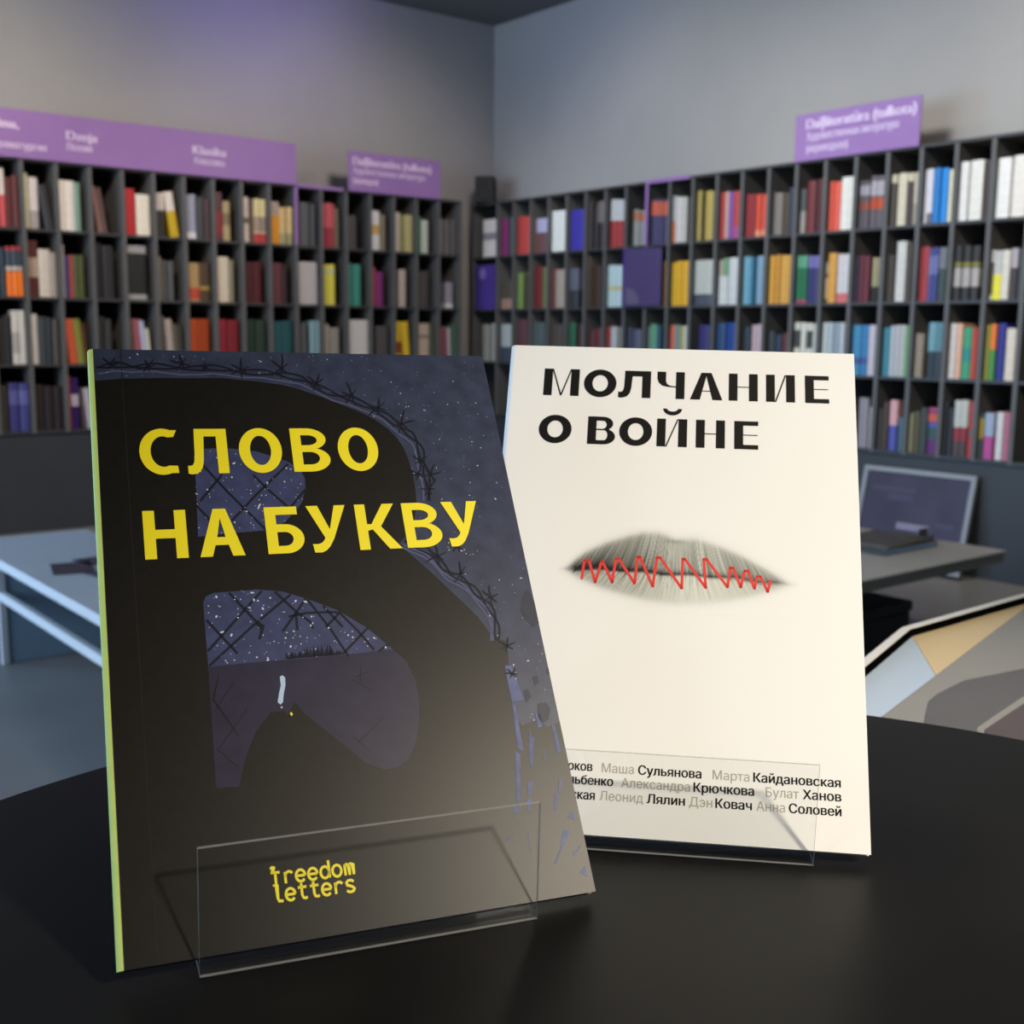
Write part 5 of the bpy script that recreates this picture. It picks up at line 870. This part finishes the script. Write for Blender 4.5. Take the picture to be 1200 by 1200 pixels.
def G_U(w, h=18): return [[[(0, h), (4.2, h), (w/2+.6, 8.6), (w-4.0, h), (w, h), (w*.62, 4.9), (w*.50, 2.0), (w*.40, .5), (w*.28, -.25), (w*.10, -.2), (w*.07, 3.1), (w*.2, 3.0), (w*.3, 3.4), (w*.38, 4.6), (w*.40, 5.4)]]]
def G_K(w, h=18): return [[[(0, 0), (0, h), (3.8, h), (3.8, 10.0), (5.4, 10.0), (10.3, h), (14.6, h), (8.8, 9.0), (w, 0), (10.9, 0), (5.6, 7.9), (3.8, 7.4), (3.8, 0)]]]
def place(gl, u, v): return [[[((x+u)/1000, (y+v)/1000) for x, y in lp] for lp in loops] for loops in gl]
title = []
for g, u, w_ in ((G_C, 14.1, 12.8), (G_L, 30.0, 14.0), (G_O, 48.0, 15.2), (G_V, 66.8, 13.7), (G_O, 83.8, 15.1)): title += place(g(w_), u, 158.7)
for g, u, w_ in ((G_N, 13.7, 14.0), (G_A, 31.5, 15.0), (G_B, 54.3, 13.0), (G_U, 69.0, 14.2), (G_K, 86.6, 15.5), (G_V, 104.1, 13.8), (G_U, 119.3, 14.1)): title += place(g(w_), u, 126.8)
flat_put('title_lettering', fill_mesh(title, LZ*6), m_yellow, db)
# small two-line wordmark, rounded strokes
bm = bmesh.new()
def st(u, v, *polys):
    for pl in polys: add_stroke(bm, [((u+x)/1000, (v+y)/1000) for x, y in pl], 0.00078, LZ*6)
def bowl(cx, cy, rx, ry, a0, a1, n=12): return arc(cx, cy, rx, ry, a0, a1, n)
e_ = (bowl(1.4, 1.75, 1.4, 1.75, 0, 320), [(0.05, 1.75), (2.8, 1.75)])
r_ = ([(0.5, 0), (0.5, 3.4)], bowl(1.7, 1.9, 1.2, 1.5, 180, 35))
t_ = ([(1.2, 4.6), (1.2, 1.0), (1.5, 0.3), (2.1, 0.05), (2.8, 0.3)], [(0.1, 3.4), (2.7, 3.4)])
d_ = (bowl(1.4, 1.75, 1.35, 1.75, 0, 360), [(2.75, 0), (2.75, 5.2)])
o_ = (bowl(1.4, 1.75, 1.4, 1.75, 0, 360),)
m__ = ([(0.2, 0), (0.2, 3.4)], [(0.2, 2.7), (0.8, 3.4), (1.4, 3.2), (1.5, 0)], [(1.5, 2.7), (2.1, 3.4), (2.75, 3.1), (2.8, 0)])
l_ = ([(0.1, 4.9), (1.2, 4.9), (1.2, 1.0), (1.6, 0.2), (2.8, 0.1)],)
s_ = ([(2.6, 3.0), (1.9, 3.5), (0.9, 3.5), (0.3, 2.9), (0.5, 2.2), (2.1, 1.5), (2.6, 0.9), (2.2, 0.2), (1.2, 0), (0.2, 0.5)],)
f_ = ([(1.3, 0), (1.3, 3.5)], [(0.0, 3.6), (2.7, 3.5)], [(0.0, 4.7), (0.5, 5.2), (1.1, 5.0), (0.9, 4.4), (0.2, 3.7)])
for i, g in enumerate((f_, r_, e_, e_, d_, o_, m__)): st(44.0+i*3.75, 17.2-i*0.06, *g)
for i, g in enumerate((l_, e_, t_, t_, e_, r_, s_)): st(44.2+i*3.68, 12.1-i*0.06, *g)
flat_put('wordmark_lettering', bm, m_yellow, db)
flat_put('yellow_dot', fill_mesh([[mm(DOTS[0])]], LZ*4), m_yellow, db)
stand(*DLIP, 0.0392, MD, TD, 'clear acrylic stand holding the dark paperback')

# ---------------- white book
MW, WW, HW = bframe(PALEB); TW = 0.0046
m_cover = mat('white_cover_stock', (0.80, 0.80, 0.785), 0.5)
m_inkb = mat('black_ink', lin('110f0e'), 0.5, spec=0.25)
m_inkg = mat('grey_ink', lin('a8a498'), 0.6)
wb = thing('paperback_book', 'white paperback with black title and stitched lips', 'book', MW)
book_body(wb, WW, HW, TW, m_cover, m_cover, m_page, 0.0022)
H_ = 12.7; TK = 3.6; th_ = 0.45
def rect(x0, x1, y0, y1): return [(x0, y0), (x1, y0), (x1, y1), (x0, y1)]
def W_O(w): return [[ring(w/2, H_/2, w/2, H_/2+.2, 44), ring(w/2, H_/2, w/2-TK, H_/2-2.5, 44)]]
def W_M(w): return [[rect(0, TK, 0, H_)], [rect(w-TK, w, 0, H_)], [[(TK-.3, H_), (TK+.25, H_), (w/2+.3, .2), (w/2-.3, 0)]], [[(w-TK+.3, H_), (w-TK-.25, H_), (w/2-.3, .2), (w/2+.3, 0)]]]
def W_L(w): return [[[(w, 0), (w, H_), (2.6, H_), (2.4, 5), (1.9, 3.1), (1.1, 2.6), (0, 2.7), (0, 0), (1.6, -.15), (3.6, .5), (4.9, 2.2), (5.4, 4.6), (5.8, H_-2.6), (w-TK, H_-2.6), (w-TK, 0)]]]
def W_Ch(w): return [[rect(w-TK, w, 0, H_)], [[(0, H_), (TK, H_), (TK, 8.2), (4.1, 6.9), (5.3, 6.2), (w-TK, 5.9), (w-TK, 5.4), (4.6, 5.5), (2.1, 6.1), (.6, 7.5), (0, 9.4)]]]
def W_A(w): return [[[(0, 0), (4.6, H_), (w-4.6, H_), (w, 0), (w-4.1, 0), (w/2, H_-1.6), (4.1, 0)]], [rect(4.3, w-4.3, 3.9, 4.3)]]
def W_N(w): return [[rect(0, TK, 0, H_)], [rect(w-TK, w, 0, H_)], [rect(TK-.1, w-TK+.1, 6.2, 6.65)]]
def W_I(w): return [[rect(0, TK, 0, H_)], [rect(w-TK, w, 0, H_)], [[(TK-.1, 0), (TK+.5, 0), (w-TK+.1, H_), (w-TK-.5, H_)]]]
def W_E(w): return [[rect(0, TK, 0, H_)], [rect(TK-.1, w, 0, 2.0)], [rect(TK-.1, w, H_-2.0, H_)], [rect(TK-.1, w-.3, 6.2, 6.6)]]
def W_V(w):
    o = [(0, 0), (0, H_), (5.4, H_)] + arc(6.2, H_-3.2, w-7.2, 3.2, 85, -50, 12) + arc(6.6, 3.6, w-6.6, 3.6, 60, -88, 14)
    return [[o, [(TK, H_-1.9), (TK, 7.1), (6.2, 7.1)] + arc(6.3, H_-3.7, 1.5, 1.8, -80, 85, 8), [(TK, 6.5), (TK, 1.9), (6.6, 1.9)] + arc(6.7, 4.2, 1.6, 2.3, -82, 85, 8)]]
wt = []
for g, u, w_ in ((W_M, 13.7, 15), (W_O, 30.7, 13.7), (W_L, 45.3, 13.5), (W_Ch, 61.5, 11.4), (W_A, 75.2, 13.4), (W_N, 91.2, 11.9), (W_I, 106.5, 11.8), (W_E, 122.4, 9.7)): wt += place(g(w_), u, 178.6)
for g, u, w_ in ((W_O, 13.0, 13.7), (W_V, 33.4, 11.5), (W_O, 46.5, 13.6), (W_I, 62.0, 12.4), (W_N, 78.0, 11.8), (W_E, 93.6, 9.7)): wt += place(g(w_), u, 156.6)
wt += place([[arc(6.2, 17.4, 3.9, 3.1, 180, 360, 16) + arc(6.2, 17.4, 2.2, 1.3, 360, 180, 12)]], 62.0, 156.6)
flat_put('title_lettering', fill_mesh(wt, LZ*2), m_inkb, wb)
bm = bmesh.new(); bl_ = bmesh.new()
for body, u0, u1, v, bold in (('боков', 31.2, 42.5, 23.0, 1), ('Маша', 46.1, 57.9, 22.9, 0), ('Сульянова', 59.6, 82.6, 22.9, 1), ('Марта', 86.8, 100.1, 22.9, 0), ('Кайдановская', 101.6, 132.7, 22.9, 1),
                             ('льбенко', 33.8, 50.4, 18.0, 1), ('Александра', 53.5, 78.6, 17.9, 0), ('Крючкова', 80.0, 101.7, 17.9, 1), ('Булат', 106.0, 117.8, 17.9, 0), ('Ханов', 119.3, 132.8, 17.9, 1),
                             ('ская', 35.2, 43.9, 12.6, 1), ('Леонид', 45.8, 61.7, 12.7, 0), ('Лялин', 63.1, 76.8, 12.7, 1), ('Дэн', 78.5, 86.8, 12.7, 0), ('Ковач', 88.0, 100.9, 12.7, 1), ('Анна', 102.7, 112.8, 12.7, 0), ('Соловей', 114.3, 132.7, 12.7, 1)):
    text_bm(bm if bold else bl_, body, u0/1000, u1/1000, v/1000, 0.0047, LZ*2, 0.022 if bold else 0.0)
flat_put('bold_name_lettering', bm, m_inkb, wb); flat_put('light_name_lettering', bl_, m_inkg, wb)
# printed mouth: fine grid, tone per vertex
ul = np.array([(26.8,101.6),(31,105.2),(35.3,108.8),(43,113),(52.1,116.4),(58,118),(64,118.3),(68,117.2),(70.9,115.9),(75,116.0),(79.3,116.3),(88,113.6),(96.2,110.3),(106,105),(116,99.3)])
ll = np.array([(26.8,101.6),(34.2,98.0),(42,94.8),(50.6,92.5),(60,90.6),(71.5,89.6),(82,90.4),(92.2,92.0),(101,94.3),(108.6,96.8),(116,99.3)])
ml = np.array([(26.8,101.6),(46,102.6),(61.1,101.9),(74.6,101.6),(89.6,101.4),(100,100.4),(110,99.4),(116,99.3)])
NX, NY = 300, 110
xs = np.linspace(22, 121, NX); ys = np.linspace(85.5, 122, NY); X, Y = np.meshgrid(xs, ys)
up_ = np.interp(X, ul[:,0], ul[:,1]); lo_ = np.interp(X, ll[:,0], ll[:,1]); md = np.interp(X, ml[:,0], ml[:,1]) + 0.35*np.sin(X*.35)
rg = np.random.default_rng(2)
def waves(X, Y, n, kx, ky, seed):
    r = np.random.default_rng(seed); s = np.zeros_like(X)
    for _ in range(n):
        s += np.sin(X*r.uniform(*kx)+Y*r.uniform(*ky)+r.uniform(0, 6.28))*r.uniform(.5, 1)
    return s/n
fan = (X-72)*0.010*(Y-md)                       # creases fan out from the middle
cre = waves(X+fan*2.2, Y*0.0, 9, (1.2, 4.2), (0, 0), 5) + 0.45*waves(X+fan*2.2, Y, 7, (2, 6), (-.5, .5), 8)
upper = Y > md
fr = np.where(upper, (Y-md)/np.maximum(up_-md, .4), (md-Y)/np.maximum(md-lo_, .4))
left = np.clip((72-X)/45, 0, 1)
tone_u = 0.60 - 0.30*left*np.clip(1.2-fr, 0, 1) + 0.10*np.exp(-((X-80)/14)**2)
tone_u -= 0.20*np.exp(-((Y-md)/1.6)**2)
tone_l = 0.77 - 0.14*left + 0.06*np.exp(-((X-80)/16)**2) - 0.08*np.exp(-((md-Y)/1.2)**2)
tone = np.where(upper, tone_u + cre*(0.16+0.14*left)*np.clip(1.3-fr, 0, 1), tone_l + cre*(0.10+0.20*left)*np.clip(1.15-fr, 0, 1))
tone -= 0.42*np.exp(-((Y-md+.2)/0.55)**2)*np.clip(1.15-np.abs(X-60)/60, .3, 1)
tone -= 0.18*np.exp(-((Y-115.4)/1.0)**2-((X-71)/3.2)**2)
ridge = np.exp(-(waves(X+fan*2.0, Y*0, 6, (1.6, 3.4), (0, 0), 21)/0.07)**2)
ridge2 = np.exp(-(waves(X+fan*2.6, Y, 6, (1.5, 4.2), (-.35, .35), 33)/0.06)**2)
tone -= np.where(upper, 0.30*ridge*np.clip(1.25-fr, 0, 1)*(0.6+0.6*left), (0.15+0.40*left)*ridge2*np.clip(1.1-fr, 0, 1))
tone += np.where(upper, 0.16*np.exp(-(waves(X+fan*2.0, Y*0, 6, (1.4, 3.0), (0, 0), 44)/0.08)**2)*np.clip(fr*1.6, 0, 1)*(0.5+0.6*left), 0)
tone -= 0.14*left*np.where(upper, 1, 0)*np.clip(1-fr, 0, 1)
tone = np.clip(tone, 0.08, 0.93)
inside_d = np.minimum(up_-Y, Y-lo_)
edge_w = 3.2
mask = 1/(1+np.exp(-(inside_d+0.1)/0.65)); mask *= np.clip((X-24.5)/7, 0, 1)*np.clip((119-X)/9, 0, 1)
halo = 0.10*np.exp(-np.maximum(-inside_d, 0)/2.2)*np.clip((X-24)/8, 0, 1)*np.clip((120-X)/9, 0, 1)
pap = np.array((0.80, 0.80, 0.785)); greyt = np.array((0.97, 1.0, 0.90))
colr = pap*(1-halo[..., None]) * (1-mask[..., None]) + (tone[..., None]**2.2*0.92*greyt)*mask[..., None]
# fade to plain paper on the border of the patch
bf = np.clip(np.minimum.reduce([(X-22)/2.5, (121-X)/2.5, (Y-85.5)/2.5, (122-Y)/2.5]), 0, 1)[..., None]
colr = colr*bf + pap*(1-bf)
me = bpy.data.meshes.new('mouth_print')
verts = np.stack([X/1000, Y/1000, np.full_like(X, LZ)], -1).reshape(-1, 3)
idx = np.arange(NX*NY).reshape(NY, NX)
faces = np.stack([idx[:-1, :-1], idx[:-1, 1:], idx[1:, 1:], idx[1:, :-1]], -1).reshape(-1, 4)
me.from_pydata(verts.tolist(), [], faces.tolist())
at = me.color_attributes.new('Col', 'FLOAT_COLOR', 'POINT')
at.data.foreach_set('color', np.concatenate([colr.reshape(-1, 3), np.ones((NX*NY, 1))], 1).astype(np.float32).ravel())
put('mouth_print', me, mat('printed_photo', (1, 1, 1), 0.5, attr='Col'), wb)
bm = bmesh.new(); zz = mm(ZIG)
for a, b in zip(zz, zz[1:]):
    d = (Vector(b)-Vector(a)).normalized()*0.0003
    add_stroke(bm, [tuple(Vector(a)-d), tuple(Vector(b)+d)], 0.00108, LZ*2)
flat_put('red_stitching', bm, mat('red_ink', lin('d83a34'), 0.5), wb)
WL2 = V3(WLIP[1]) - V3(PALEB[1])*0.092
stand(list(WL2), WLIP[1], 0.0373, MW, TW, 'clear acrylic stand holding the white paperback')
